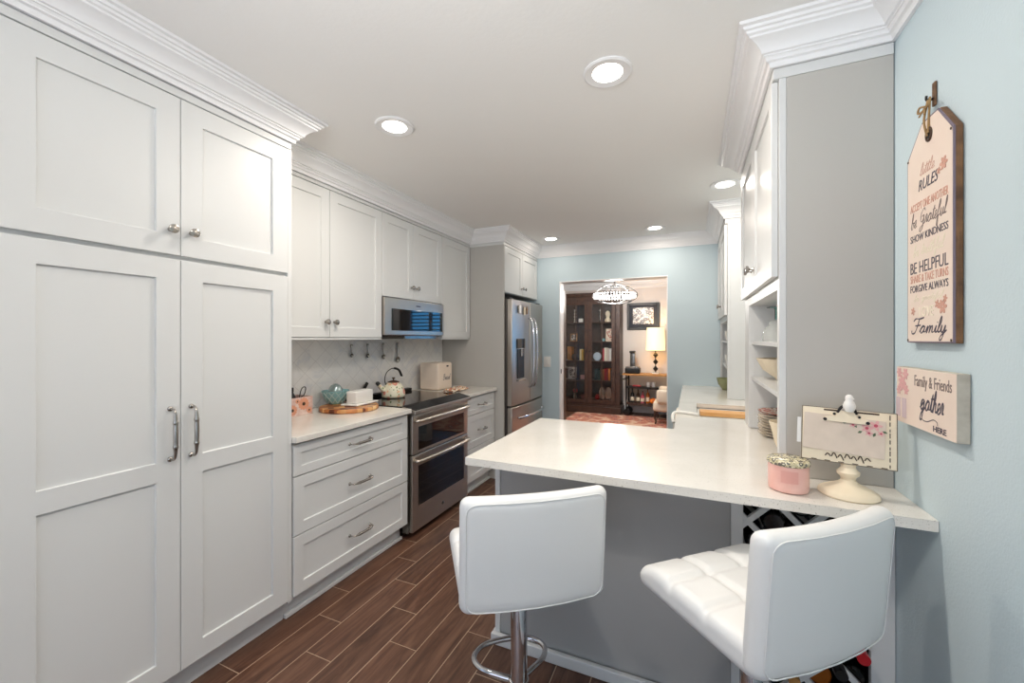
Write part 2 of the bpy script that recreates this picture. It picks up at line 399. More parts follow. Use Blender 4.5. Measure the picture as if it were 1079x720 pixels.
GL = {
 'a': (1.05, [[(0, .2), (.3, .8), (.7, .9), (.35, 1), (.1, .5), (.3, .02), (.65, .3), (.78, .95), (.74, .25), (1.05, .2)]]),
 'b': (.8, [[(0, .2), (.32, 1.5), (.22, 2.1), (.1, 1.2), (.12, .1), (.45, .05), (.5, .7), (.25, .85), (.8, .75)]]),
 'd': (1.1, [[(0, .2), (.7, .9), (.35, 1), (.1, .5), (.3, .02), (.65, .35), (.9, 2.0), (.78, .25), (1.1, .2)]]),
 'e': (.65, [[(0, .2), (.42, .6), (.38, 1), (.12, .85), (.1, .25), (.35, 0), (.65, .25)]]),
 'f': (.6, [[(0, .2), (.42, 1.6), (.34, 2.1), (.16, 1.4), (.08, -.8), (.3, -.7), (.2, .15), (.6, .25)]]),
 'g': (1.0, [[(0, .2), (.7, .9), (.35, 1), (.1, .5), (.3, .05), (.65, .3), (.76, .95), (.6, -.8), (.25, -.95), (.3, -.4), (1.0, .25)]]),
 'h': (.85, [[(0, .2), (.38, 1.5), (.28, 2.1), (.12, 1.3), (.06, 0), (.25, .75), (.5, .95), (.55, .15), (.85, .2)]]),
 'i': (.45, [[(0, .2), (.2, .95), (.2, .15), (.45, .2)], [(.24, 1.35), (.27, 1.42)]]),
 'l': (.5, [[(0, .2), (.38, 1.5), (.28, 2.1), (.12, 1.3), (.14, .2), (.5, .2)]]),
 'm': (1.4, [[(0, .2), (.22, .95), (.2, 0), (.35, .75), (.6, .95), (.6, 0), (.75, .75), (1.0, .95), (1.05, .15), (1.4, .2)]]),
 'r': (.6, [[(0, .2), (.2, 1.1), (.42, .9), (.36, .15), (.6, .2)]]),
 't': (.5, [[(0, .2), (.3, 1.7), (.2, .2), (.5, .2)], [(.0, 1.25), (.5, 1.3)]]),
 'u': (.85, [[(0, .2), (.12, .95), (.16, .15), (.4, .08), (.6, .95), (.6, .15), (.85, .2)]]),
 'y': (.85, [[(0, .2), (.1, .95), (.16, .2), (.4, .15), (.62, .95), (.5, -.6), (.2, -.95), (.15, -.5), (.9, .35)]]),
 'F': (1.5, [[(.1, 1.7), (.4, 2.05), (1.1, 2.0), (1.8, 2.15)], [(1.05, 2.0), (.95, 1), (.65, .05), (.15, 0), (.05, .4)], [(.55, 1.05), (1.45, 1.12)]]),
 'G': (1.35, [[(1.1, 1.75), (.75, 2.1), (.2, 1.5), (.25, .6), (.7, .45), (1.0, 1.1), (.55, 1.1), (1.0, 1.12), (.85, -.4), (.4, -.8), (.3, -.3), (1.35, .2)]]),
 'B': (1.3, [[(.35, 2.0), (.2, 0)], [(.1, 1.7), (.6, 2.1), (1.0, 1.7), (.4, 1.1), (1.1, .8), (.9, .1), (.1, .05)]]),
 ' ': (.7, []),
}
def cursive(name, word, w, h, mat, parent, xf, r, slant=.25, asc=2.1, desc=-.95):
    m = M(); x = 0; strokes = []
    for chh in word:
        adv, ss = GL[chh]
        for s_ in ss: strokes.append([(x+a+b*slant, b) for a, b in s_])
        x += adv
    xs = [p[0] for s_ in strokes for p in s_]; ys = [p[1] for s_ in strokes for p in s_]
    x0, x1, y0, y1 = min(xs), max(xs), min(ys), max(ys)
    for s_ in strokes:
        pts = [((a-(x0+x1)/2)*w/(x1-x0), (b-(y0+y1)/2)*h/(y1-y0), 0) for a, b in s_]
        cp = cat(pts, 5) if len(pts) > 2 else [Vector(p) for p in pts]
        rr = [r*(.55+.6*abs(math.sin(.5+i*.35))) for i in range(len(cp))]
        m.tube(cp, rr, 6, flat=(0, 0, 1))
    return fin(name, m, mat, parent, xf=xf)
def petals(m, cx, cy, r, n=6, z=0, inner=.35):
    for k in range(n):
        a = 2*PI*k/n; c = (cx+math.cos(a)*r*.55, cy+math.sin(a)*r*.55)
        pts = []
        for j in range(10):
            t = 2*PI*j/10; u, v = math.cos(t)*r*.45, math.sin(t)*r*.26
            pts.append((c[0]+u*math.cos(a)-v*math.sin(a), c[1]+u*math.sin(a)+v*math.cos(a)))
        zz = z+.0002*(k % 2)
        m.prism(pts, lambda p, q: (p, q, zz), lambda p, q: (p, q, zz+.0006))
def disc(m, cx, cy, r, z=0, n=14, t=.0008):
    pts = [(cx+math.cos(2*PI*j/n)*r, cy+math.sin(2*PI*j/n)*r) for j in range(n)]
    m.prism(pts, lambda p, q: (p, q, z), lambda p, q: (p, q, z+t))

# ------------------------------------------------------------------ room shell
XL_, XR_, YF, YB = -2.43, .602, 4.62, -3.0
OX0, OX1, OZ = -1.425, -.235, 2.07
struct(fin('floor', M().box(-2.9, 2.6, YB-.1, 8.3, -.06, 0), MT['floor']))
struct(fin('ceiling', M().box(-2.9, 2.6, YB-.1, 8.3, CEIL, CEIL+.1), MT['ceil']))
w = M().box(XL_-.12, XL_, -.75, YF, 0, CEIL).box(XL_-.12, XL_, YB, -2.25, 0, CEIL).box(XL_-.12, XL_, -2.25, -.75, 0, .8).box(XL_-.12, XL_, -2.25, -.75, 2.1, CEIL)
struct(fin('wall_left', w, MT['wall']))
w = M().box(XL_-.06, XL_+.015, -2.29, -2.23, .76, 2.14).box(XL_-.06, XL_+.015, -.77, -.71, .76, 2.14).box(XL_-.06, XL_+.015, -2.23, -.77, .76, .82).box(XL_-.06, XL_+.015, -2.23, -.77, 2.08, 2.14).box(XL_-.05, XL_-.01, -1.52, -1.48, .82, 2.08)
struct(fin('window_2', w, MT['trim'], bevel=.003))
w = M().box(-1.92, -1.84, YB-.08, YB+.015, 0, 2.42).box(.74, .82, YB-.08, YB+.015, 0, 2.42).box(-1.84, .74, YB-.08, YB+.015, 2.34, 2.42).box(-.60, -.50, YB-.06, YB-.01, 0, 2.34).box(-1.84, .74, YB-.06, YB-.01, 0, .09)
struct(fin('window_3', w, MT['trim'], bevel=.003))
struct(fin('wall_right', M().box(XR_, XR_+.12, YB, YF, 0, CEIL), MT['wall']))
w = M(); w.box(XL_-.3, OX0, YF, YF+.12, 0, CEIL).box(OX1, 2.6, YF, YF+.12, 0, CEIL).box(OX0, OX1, YF, YF+.12, OZ, CEIL)
struct(fin('wall_far', w, MT['wall']))
w = M(); w.box(XL_-.12, -1.90, YB-.12, YB, 0, CEIL).box(.80, 1.0, YB-.12, YB, 0, CEIL).box(-1.90, .80, YB-.12, YB, 2.40, CEIL)
struct(fin('wall_behind', w, MT['wall']))
# jamb lining of the opening
j = M(); j.box(OX0-.002, OX0+.012, YF-.004, YF+.125, 0, OZ).box(OX1-.008, OX1+.002, YF-.003, YF+.125, 0, OZ).box(OX0, OX1, YF-.003, YF+.125, OZ-.01, OZ+.001)
struct(fin('trim_1', j, MT['trim'], bevel=.002))
# dining room shell
struct(fin('wall_dining_left', M().box(-2.85, -2.75, YF+.12, 8.05, 0, CEIL), MT['wall_dining']))
struct(fin('wall_dining_right', M().box(2.4, 2.5, YF+.12, 8.05, 0, CEIL), MT['wall_dining']))
WX0, WX1, WZ0, WZ1 = .95, 2.15, .85, 2.15
w = M(); w.box(-2.85, WX0, 8.05, 8.17, 0, CEIL).box(WX1, 2.5, 8.05, 8.17, 0, CEIL).box(WX0, WX1, 8.05, 8.17, 0, WZ0).box(WX0, WX1, 8.05, 8.17, WZ1, CEIL)
struct(fin('wall_dining_far', w, MT['wall_dining']))
win = struct(fin('window_1', M().box(WX0, WX1, 8.10, 8.106, WZ0, WZ1), MT['glass']))
fr = M()
for (a, b, c, d) in ((WX0-.06, WX0+.03, WZ0-.06, WZ1+.06), (WX1-.03, WX1+.06, WZ0-.06, WZ1+.06), (WX0, WX1, WZ0-.06, WZ0+.03), (WX0, WX1, WZ1-.03, WZ1+.06), ((WX0+WX1)/2-.03, (WX0+WX1)/2+.03, WZ0, WZ1)):
    fr.box(a, b, 8.03, 8.11, c, d)
struct(fin('window_frame', fr, MT['trim'], win, bevel=.003))
sl = M(); z = WZ0+.08
while z < WZ1-.04:
    for a, b in ((WX0+.035, (WX0+WX1)/2-.035), ((WX0+WX1)/2+.035, WX1-.035)):
        sl.prism([(8.035, z-.012), (8.04, z-.016), (8.085, z+.014), (8.08, z+.018)], lambda y, zz, a=a: (a, y, zz), lambda y, zz, b=b: (b, y, zz))
    z += .085
struct(fin('shutter_slats', sl, MT['trim'], win))

# crown moulding profile: (projection, height)
CP = [(p*1.10, 2.362+(h-2.362)*(2.4845-2.362)/(2.4695-2.362)) for p, h in ((0, 2.362), (.010, 2.362), (.012, 2.372), (.014, 2.376), (.022, 2.379), (.022, 2.384), (.026, 2.389), (.030, 2.390), (.030, 2.395), (.037, 2.397), (.041, 2.408), (.052, 2.420), (.066, 2.429), (.074, 2.432), (.075, 2.438), (.083, 2.441), (.085, 2.448), (.092, 2.450), (.094, 2.458), (.104, 2.461), (.106, 2.4695), (0, 2.4695))]
def crown(name, path, side):
    # path: xy list; side: +1 room lies to the right of the direction of travel
    m = M(); P = [Vector(p) for p in path]; n = len(P); dirs = [(P[i+1]-P[i]).normalized() for i in range(n-1)]
    nor = [Vector((d.y, -d.x))*side for d in dirs]; rings = []
    for i in range(n):
        if i == 0: o = nor[0]
        elif i == n-1: o = nor[-1]
        else: b = (nor[i-1]+nor[i]); o = b/(b.dot(nor[i]))
        rings.append([m.bm.verts.new((P[i].x+o.x*q, P[i].y+o.y*q, h)) for q, h in CP])
    k = len(CP)
    for a, b in zip(rings, rings[1:]):
        for i in range(k): m.bm.faces.new((a[i], a[(i+1) % k], b[(i+1) % k], b[i]))
    m.bm.faces.new(rings[0]); m.bm.faces.new(rings[-1][::-1])
    return struct(fin(name, m, MT['trim'], smooth=25))
FL, FU, FF, FR_, FR2 = -1.80, -2.08, -1.70, .262, .24      # front planes: base/pantry, upper, fridge, near right hutch, far right hutch
crown('trim_2', [(FL-.003, .36), (FL-.003, 1.402), (FU-.003, 1.402), (FU-.003, 3.658), (FF-.003, 3.658), (FF-.003, YF), (FR2+.003, YF), (FR2+.003, 3.688), (XR_, 3.688), (XR_, 2.722), (FR_+.003, 2.722), (FR_+.003, 1.708), (XR_, 1.708), (XR_, YB)], 1)
crown('trim_3', [(-2.75, 4.74), (-2.75, 8.05), (2.4, 8.05), (2.4, 4.74)], 1)
bb = M().box(-.235, .0, YF-.014, YF-.001, 0, .10)
struct(fin('baseboard_far', bb, MT['trim'], bevel=.003))
struct(fin('baseboard_right', M().box(XR_-.014, XR_-.001, YB, 1.40, 0, .10), MT['trim'], bevel=.003))
bb = M().box(-1.2, .9, 8.034, 8.049, 0, .12)
struct(fin('baseboard_dining', bb, MT['trim'], bevel=.003))

# ------------------------------------------------------------------ recessed lights
for i, (x, y) in enumerate(LIGHTS):
    lab = ['recessed ceiling light over the tall white pantry, front left of the near pair', 'largest recessed ceiling light, above the front of the white peninsula', 'recessed ceiling light near the cabinet over the fridge',
           'recessed ceiling light before the doorway to the dining room', 'recessed ceiling light half hidden by the near right wall cabinet', 'recessed ceiling light just above the picture, nearest the viewer', 'added recessed ceiling light far behind the viewer'][i]
    t = thing('recessed_light', lab, 'ceiling light', (x, y, CEIL-.001), group='recessed ceiling lights')
    fin('trim_ring', M().lathe([(.098, 0), (.098, -.004), (.090, -.008), (.062, -.004), (.060, -.0012), (.060, 0)], (x, y, CEIL-.001), 40), MT['cream'] if 0 else MT['trim'], t, smooth=30)
    fin('diffuser', M().lathe([(.0001, -.0028), (.0605, -.0028)], (x, y, CEIL-.001), 32, caps=False), MT['lit'], t)
    light("downlight", "AREA", (x, y, CEIL-.012), LAMP_W*(1.12, 1.0, .22, .5, .9, 1.15, 1.0)[i], LAMP_C, .10)

t = thing('added_fill_lamp', 'slender torchiere floor lamp added behind the viewer to hold the fill light', 'lamp', (-.35, -.66, 0))  # made-up lamp, modelled only as housing for the added ceiling fill
fin('base', M().lathe([(.0001, .001), (.14, .001), (.14, .014), (.03, .03), (.0001, .03)], (-.35, -.66, 0), 32), MT['iron'], t, smooth=40)
fin('pole', M().lathe([(.012, .03), (.012, 1.68), (.0001, 1.68)], (-.35, -.66, 0), 16), MT['iron'], t, smooth=40)
fin('bowl', M().lathe([(.02, -.12), (.12, -.09), (.21, -.012), (.205, -.012), (.11, -.08), (.02, -.105)], seg=32, caps=False), MT['iron'], t, xf=T(-.35, -.6, 1.80) @ Matrix.Rotation(math.radians(-46), 4, 'X'), smooth=50)

# ------------------------------------------------------------------ cabinet parts
def shaker(parent, xf, w, h, fw=.062, rails=(), t=.02, name='door'):
    """front at local y=0 facing -y; origin at lower left; returns the door object"""
    m = M(); rc = .009
    xs = [0, fw, w-fw, w]; zs = sorted({0, fw, h-fw, h} | {v for ab in rails for v in ab})
    def rec(i_, k_):
        if i_ != 1 or k_ <= 0 or k_ >= len(zs)-2: return False
        zc_ = (zs[k_]+zs[k_+1])/2
        return not any(a < zc_ < b_ for a, b_ in rails)
    vc = {}
    def V(x, y, z):
        key = (round(x, 5), round(y, 5), round(z, 5))
        if key not in vc: vc[key] = m.bm.verts.new((x, y, z))
        return vc[key]
    for i_ in range(3):
        for k_ in range(len(zs)-1):
            x0, x1, z0, z1 = xs[i_], xs[i_+1], zs[k_], zs[k_+1]; y = rc if rec(i_, k_) else 0
            m.bm.faces.new((V(x0, y, z0), V(x1, y, z0), V(x1, y, z1), V(x0, y, z1)))
            m.bm.faces.new((V(x0, t, z0), V(x0, t, z1), V(x1, t, z1), V(x1, t, z0)))
            if rec(i_, k_):
                for a, b_ in (((x0, z0), (x1, z0)), ((x1, z0), (x1, z1)), ((x1, z1), (x0, z1)), ((x0, z1), (x0, z0))):
                    m.bm.faces.new((V(a[0], 0, a[1]), V(b_[0], 0, b_[1]), V(b_[0], rc, b_[1]), V(a[0], rc, a[1])))
            if i_ == 0: m.bm.faces.new((V(x0, 0, z0), V(x0, 0, z1), V(x0, t, z1), V(x0, t, z0)))
            if i_ == 2: m.bm.faces.new((V(x1, 0, z0), V(x1, t, z0), V(x1, t, z1), V(x1, 0, z1)))
            if k_ == 0: m.bm.faces.new((V(x0, 0, z0), V(x0, t, z0), V(x1, t, z0), V(x1, 0, z0)))
            if k_ == len(zs)-2: m.bm.faces.new((V(x0, 0, z1), V(x1, 0, z1), V(x1, t, z1), V(x0, t, z1)))
    return fin(name, m, MT['cab'], parent, bevel=.0012, xf=xf, seg=1)
def knob(parent, xf):
    m = M().lathe([(.0001, 0), (.008, 0), (.008, -.003), (.005, -.006), (.0045, -.016), (.010, -.020), (.0155, -.022), (.017, -.026), (.0165, -.031), (.013, -.033), (.0001, -.034)], seg=20, axis='Y')
    return fin('knob', m, MT['nickel'], parent, xf=xf, smooth=50)
def pull(parent, xf, L=.19, vertical=False, name='handle'):
    m = M(); h = L/2; D = -.034
    ax = (lambda a, d: (0, d, a)) if vertical else (lambda a, d: (a, d, 0))
    pts = [ax(-h, -.004), ax(-h, -.022), ax(-h+.012, D), ax(-h*.5, D-.003), ax(-h*.3, D-.004), ax(0, D-.005), ax(h*.3, D-.004), ax(h*.5, D-.003), ax(h-.012, D), ax(h, -.022), ax(h, -.004)]
    c = cat(pts, 5); n = len(c); rr = []
    for i in range(n):
        s = abs(i/(n-1)-.5)*2; r = .0042
        if s < .36: r = .0078
        elif s < .42: r = .0092
        elif s < .62: r = .0078-(s-.42)*.018
        rr.append(r)
    m.tube(c, rr, 10)
    for s_ in (-1, 1): m.lathe([(.0001, 0), (.0095, 0), (.0095, -.003), (.006, -.007), (.0001, -.0071)], ax(s_*h, 0), 14, axis='Y')
    return fin(name, m, MT['nickel'], parent, xf=xf, smooth=50)

# ---- tall pantry
p = thing('pantry_cabinet', 'tall pale grey pantry cabinet with four shaker doors at the far left', 'cabinet', (-2.1, .92, 0))
b = M().box(-2.428, FL-.022, .40, 1.40, .105, 2.361).box(-2.428, FL-.075, .40, 1.40, .001, .105).box(FL-.022, FL-.006, .40, 1.402, 2.331, 2.361).box(-2.1, FL-.004, 1.3805, 1.402, .105, 2.327)
fin('body', b, MT['cab'], p, bevel=.001)
fin('toe_kick', M().box(FL-.0745, FL-.065, .40, 1.40, .0015, .105), MT['cab'], p)
for k, (a, c) in enumerate(((.468, .9215), (.9245, 1.378))):
    ww = c-a; d = shaker(p, LX(FL, a, 1.719), ww, 2.323-1.719, .077)
    knob(d, LX(FL, (.9215-.034) if k == 0 else (.9245+.034), 1.812))
    d = shaker(p, LX(FL, a, .119), ww, 1.702-.119, .077, [(.867-.119, .94-.119)])
    pull(d, LX(FL, (.9215-.034) if k == 0 else (.9245+.034), 1.040), .19, True)

# ---- base drawers
def drawer_base(label, y0, y1):
    p = thing('drawer_cabinet', label, 'cabinet', (-2.1, (y0+y1)/2, 0))
    b = M().box(-2.428, FL-.022, y0+.003, y1-.003, .105, .8835).box(-2.428, FL-.08, y0+.003, y1-.003, .001, .105)
    fin('body', b, MT['cab'], p)
    fin('toe_kick', M().box(FL-.0795, FL-.07, y0+.003, y1-.003, .0015, .105).box(FL-.07, FL-.05, y0+.003, y1-.003, .0015, .02), MT['cab'], p, bevel=.002)
    w_ = y1-y0-.016
    for a, c in ((.119, .413), (.419, .709), (.715, .872)):
        d = shaker(p, LX(FL, y0+.008, a), w_, c-a, .058 if c-a > .2 else .045, name='drawer')
        pull(d, LX(FL, (y0+y1)/2, (a+c)/2), .16 if w_ > .6 else .13)
    return p
drawer_base('wide white three-drawer base cabinet next to the pantry', 1.402, 2.30)
drawer_base('narrow white drawer base cabinet between range and fridge panel', 3.10, 3.655)
def counter(label, y0, y1):
    o = fin('countertop', M().box(-2.428, FL+.028, y0, y1, .885, .915), MT['quartz'], bevel=.003)
    tag(o, label, 'countertop')
counter('white speckled countertop left of the range under the cutting board', 1.403, 2.303)
counter('short white countertop right of the range with the bread box', 3.087, 3.656)
o = fin('backsplash', M().box(-2.4295, -2.418, 1.402, 3.656, .9155, 1.71), MT['splash']); struct(o)

# ---- upper cabinets
def uppers(label, ys, z0, kn):
    y0, y1 = ys[0], ys[-1]
    p = thing('wall_cabinet', label, 'cabinet', (-2.25, (y0+y1)/2, z0))
    b = M().box(-2.417, FU-.022, y0+.001, y1-.001, z0, 2.361).box(FU-.022, FU-.006, y0+.001, y1-.001, 2.340, 2.361)
    if z0 < 1.5: b.box(FU-.035, FU-.004, y0+.002, y1-.002, z0-.012, z0-.0001)
    fin('body', b, MT['cab'], p, bevel=.001)
    zb = z0+.004
    for (a, c), k in zip(zip(ys, ys[1:]), kn):
        d = shaker(p, LX(FU, a+.002, zb), c-a-.004, 2.332-zb, .062)
        if k: knob(d, LX(FU, (c-.034) if k > 0 else (a+.034), zb+.095))
uppers('white double-door wall cabinet over the cutting board', (1.404, 1.883, 2.355), 1.405, (1, -1))
uppers('short white wall cabinet right above the microwave', (2.356, 2.729, 3.137), 1.712, (1, -1))
uppers('white single-door wall cabinet between microwave and fridge panel', (3.138, 3.652), 1.405, (0,))
# ---- fridge enclosure
p = thing('fridge_cabinet', 'white cabinet above the fridge with tall grey side panel', 'cabinet', (-2.1, 4.1, 0))
fin('side_panel', M().box(-2.428, FF-.002, 3.660, 3.680, .001, 2.335), MT['cab_grey'], p, bevel=.001)
fin('body', M().box(-2.428, FF-.022, 3.681, 4.615, 1.86, 2.361).box(-2.428, FF-.003, 3.659, 3.680, 2.3355, 2.361).box(FF-.022, FF-.004, 3.681, 4.615, 2.334, 2.361), MT['cab'], p, bevel=.001)
for k, (a, c) in enumerate(((3.684, 4.144), (4.148, 4.610))):
    d = shaker(p, LX(FF, a, 1.866), c-a, 2.326-1.866, .06)
    knob(d, LX(FF, (c-.034) if k == 0 else (a+.034), 1.94))

# ---- refrigerator
p = thing('refrigerator', 'stainless steel french door refrigerator with water dispenser', 'refrigerator', (-2.05, 4.14, 0))
fin('body', M().box(-2.40, -1.690, 3.695, 4.600, .012, 1.80).box(-2.3, -1.75, 3.75, 4.55, 0.001, .012), pm('fridge_side', srgb(96, 90, 84), .35, .6), p, bevel=.004)
def bowed(y0, y1, z0, z1, x0, x1, bow, c0, c1, n=10, hole=None):
    """slab between x0 (back) and x1 (front) whose front bows between y=c0..c1"""
    m = M(); pts = []
    for i in range(n+1):
        y = y0+(y1-y0)*i/n; u = (y-c0)/(c1-c0)*2-1; pts.append((x1+bow*(1-u*u), y))
    pts = [(x0, y0)]+pts+[(x0, y1)]
    return m.prism(pts, lambda a, b_: (a, b_, z0), lambda a, b_: (a, b_, z1))
for k, (a, c) in enumerate(((3.700, 4.146), (4.152, 4.598))):
    m = bowed(a, c, .725, 1.795, -1.685, -1.632, .018, 3.70, 4.598)
    d = fin('door', m, MT['steel'], p, bevel=.006, smooth=35)
    hy = 4.10 if k == 0 else 4.20
    pts = [(-1.612, hy, .88), (-1.58, hy, .90), (-1.556, hy, 1.02), (-1.548, hy, 1.25), (-1.556, hy, 1.50), (-1.58, hy, 1.60), (-1.612, hy, 1.62)]
    fin('handle', M().tube(cat(pts, 6), .0115, 10), MT['chrome'], d, smooth=50)
    if k == 0:
        mm = M().box(-1.63, -1.6125, 3.80, 4.00, 1.30, 1.40)
        fin('dispenser_panel', mm, MT['black_glass'], d, bevel=.004)
        mm = M().box(-1.628, -1.6145, 3.81, 3.99, .99, 1.295)
        fin('dispenser_recess', mm, MT['black'], d, bevel=.006)
        mm = M().box(-1.63, -1.60, 3.80, 4.00, .965, .985)
        fin('drip_tray', mm, MT['nickel'], d, bevel=.003)
        fin('dispenser_nozzle', M().box(-1.6144, -1.600, 3.87, 3.92, 1.22, 1.294), MT['nickel'], d, bevel=.003)
m = bowed(3.700, 4.598, .06, .71, -1.685, -1.632, .018, 3.70, 4.598, 16)
d = fin('freezer_drawer', m, MT['steel'], p, bevel=.006, smooth=35)
pts = [(-1.61, 3.80, .60), (-1.58, 3.81, .60), (-1.558, 3.95, .60), (-1.552, 4.15, .60), (-1.558, 4.35, .60), (-1.58, 4.49, .60), (-1.61, 4.50, .60)]
fin('handle', M().tube(cat(pts, 6), .0125, 10), MT['chrome'], d, smooth=50)
for y_ in (3.71, 4.51): fin('hinge_cover', M().box(-1.76, -1.66, y_, y_+.08, 1.796, 1.815), MT['black'], p, bevel=.004)
for i, (y, z, c, nm) in enumerate(((3.86, 1.70, 'white', 'white and grey square fridge magnet, nearer one on the left door'), (3.98, 1.69, 'cream', 'cream rectangular fridge magnet in the middle of the left door top'), (4.05, 1.70, 'cart_wood', 'small tan cross-shaped fridge magnet beside the handle'))):
    m = M().rbox((.004, .05, .08 if i < 2 else .085), .0018, (1, 3, 3), loc=(-1.6085, y, z))
    if i == 2: m = M().box(-1.611, -1.607, y-.008, y+.008, z-.04, z+.04).box(-1.611, -1.607, y-.025, y+.025, z+.005, z+.018)
    tag(fin('fridge_magnet', m, MT[c]), nm, 'magnet')

# ---- range
RY0, RY1, RF = 2.312, 3.080, -1.775
p = thing('double_oven_range', 'stainless steel double oven range with black glass cooktop', 'range', (-2.1, 2.7, 0))
fin('body', M().box(-2.41, RF-.03, RY0, RY1, .035, .905).box(-2.35, -1.9, RY0+.03, RY1-.03, .001, .035), MT['dark_steel'], p, bevel=.002)
fin('cooktop', M().box(-2.408, -1.86, RY0-.006, RY1+.006, .9165, .922), MT['black_glass'], p, bevel=.002)
fin('rear_vent', M().box(-2.412, -2.36, RY0+.01, RY1-.01, .9225, .948), MT['black'], p, bevel=.004)
m = M().prism([(-1.86, .924), (-1.745, .898), (-1.745, .872), (-1.80, .868), (-1.86, .90)], lambda x, z: (x, RY0-.006, z), lambda x, z: (x, RY1+.006, z))
cp = fin('control_panel', m, MT['steel'], p, bevel=.004)
m = M().prism([(-1.862, .9275), (-1.752, .9025), (-1.752, .9005), (-1.862, .9245)], lambda x, z: (x, RY0, z), lambda x, z: (x, RY1, z))
fin('touch_glass', m, MT['screen'], cp)
def oven_door(z0, z1, wz0, wz1, hz, nm):
    m = M().box(RF-.028, RF, RY0+.003, RY1-.003, z0, z1)
    d = fin('oven_door', m, MT['steel'], p, bevel=.004)
    fin('door_glass', M().box(RF-.002, RF+.002, RY0+.07, RY1-.07, wz0, wz1), MT['black_glass'], d, bevel=.001)
    c = (RY0+RY1)/2; h = .345
    pts = [(RF-.002, c-h, hz), (RF+.03, c-h+.004, hz), (RF+.052, c-h*.6, hz+.004), (RF+.062, c, hz+.006), (RF+.052, c+h*.6, hz+.004), (RF+.03, c+h-.004, hz), (RF-.002, c+h, hz)]
    fin('handle', M().tube(cat(pts, 6), .0145, 12), MT['steel'], d, smooth=50)
    return d
oven_door(.588, .862, .610, .775, .822, 0)
d = oven_door(.045, .580, .215, .500, .540, 0)
fin('badge', M().lathe([(.0001, .0004), (.015, .0004), (.015, .002), (.0001, .002)], (RF, 2.69, .125), 20, 'X'), MT['nickel'], d)
text('badge_lettering', 'M', .012, .014, MT['black'], d, TXT_L(RF+.0025, 2.69, .125))

# ---- microwave
MY0, MY1, MF = 2.3585, 3.135, -2.058
p = thing('microwave_oven', 'stainless over-the-range microwave oven with black glass door', 'microwave', (-2.25, 2.74, 1.42))
fin('body', M().box(-2.416, MF-.03, MY0, MY1, 1.425, 1.710), MT['dark_steel'], p, bevel=.002)
d = fin('front_panel', M().box(MF-.029, MF, MY0, MY1, 1.428, 1.708), MT['steel'], p, bevel=.004)
fin('door_glass', M().box(MF-.001, MF+.002, MY0+.075, MY1-.025, 1.462, 1.628), MT['black_glass'], d, bevel=.001)
fin('maker_badge', M().rbox((.0014, .058, .011), .0006, (1, 3, 1), loc=(MF+.0006, 2.76, 1.664)), MT['ink'], d)
fin('vent_grille', M().box(-2.35, -2.10, MY0+.28, MY1-.06, 1.398, 1.4245), MT['dark_steel'], p, bevel=.002)

# ------------------------------------------------------------------ right side
# peninsula base with wine rack
PY = 1.70; PZ = .8835
p = thing('peninsula_cabinet', 'grey panelled peninsula base under the white counter', 'cabinet', (-.3, 2.0, 0))
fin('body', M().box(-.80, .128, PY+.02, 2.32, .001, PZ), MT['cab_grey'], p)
fin('back_panel', M().box(-.812, .131, PY+.004, PY+.02, .001, PZ), MT['pen_grey_shaded'], p, bevel=.001)
fin('corner_post', M().box(-.833, -.809, PY-.004, PY+.10, .001, PZ), MT['cab'], p, bevel=.002)
fin('end_panel', M().box(-.829, -.812, PY+.1005, 2.32, .001, PZ), MT['cab'], p, bevel=.001)
fin('base_moulding', M().box(-.845, .128, PY-.026, PY-.0045, .001, .05).box(-.845, -.8335, PY-.0045, 2.32, .001, .05), MT['cab'], p, bevel=.004)
p = thing('wine_rack_cabinet', 'white lattice wine rack cabinet under the counter by the blue wall', 'wine rack', (.36, 1.9, 0))
b = M().box(.132, .171, PY, PY+.022, .001, PZ).box(.538, .600, PY, PY+.022, .001, PZ).box(.171, .538, PY, PY+.022, .001, .10).box(.171, .538, PY, PY+.022, .862, PZ)
fin('face_frame', b, MT['cab'], p, bevel=.001)
b = M().box(.135, .150, PY+.0225, 2.07, .001, PZ).box(.585, .600, PY+.0225, 2.07, .001, PZ).box(.150, .585, 2.055, 2.07, .001, PZ).box(.150, .585, PY+.0225, 2.015, .001, .09).box(.150, .585, PY+.0225, 2.015, .875, PZ)
fin('carcass', b, MT['black'], p)
lt = M(); PP = .17; X0, X1, Z0, Z1 = .171, .538, .10, .862
def clipbar(m, ax, az, sgn, w, y0, y1):
    # 45 degree bar through (ax, az), direction (1, sgn), clipped to the opening
    pts = [(X0, az+sgn*(X0-ax)-w), (X1, az+sgn*(X1-ax)-w), (X1, az+sgn*(X1-ax)+w), (X0, az+sgn*(X0-ax)+w)]
    def clip(poly, f):
        out = []
        for i in range(len(poly)):
            a, b_ = poly[i], poly[(i+1) % len(poly)]; fa, fb = f(a), f(b_)
            if fa >= 0: out.append(a)
            if fa*fb < 0: t = fa/(fa-fb); out.append((a[0]+(b_[0]-a[0])*t, a[1]+(b_[1]-a[1])*t))
        return out
    pts = clip(pts, lambda q: q[1]-Z0)
    if len(pts) > 2: pts = clip(pts, lambda q: Z1-q[1])
    if len(pts) > 2: m.prism(pts, lambda a, b_: (a, y0, b_), lambda a, b_: (a, y1, b_))
for k in range(-9, 9):
    clipbar(lt, .186+k*PP, .735, 1, .0135, PY+.004, PY+.02); clipbar(lt, .186+k*PP, .735, -1, .0135, PY+.0045, PY+.0205)
fin('lattice', lt, MT['cab'], p)
lt2 = M()
for k in range(-9, 9):
    clipbar(lt2, .186+k*PP, .735, 1, .0105, 1.93, 1.945); clipbar(lt2, .186+k*PP, .735, -1, .0105, 1.9305, 1.9455)
fin('rear_lattice', lt2, MT['cab_grey'], p)
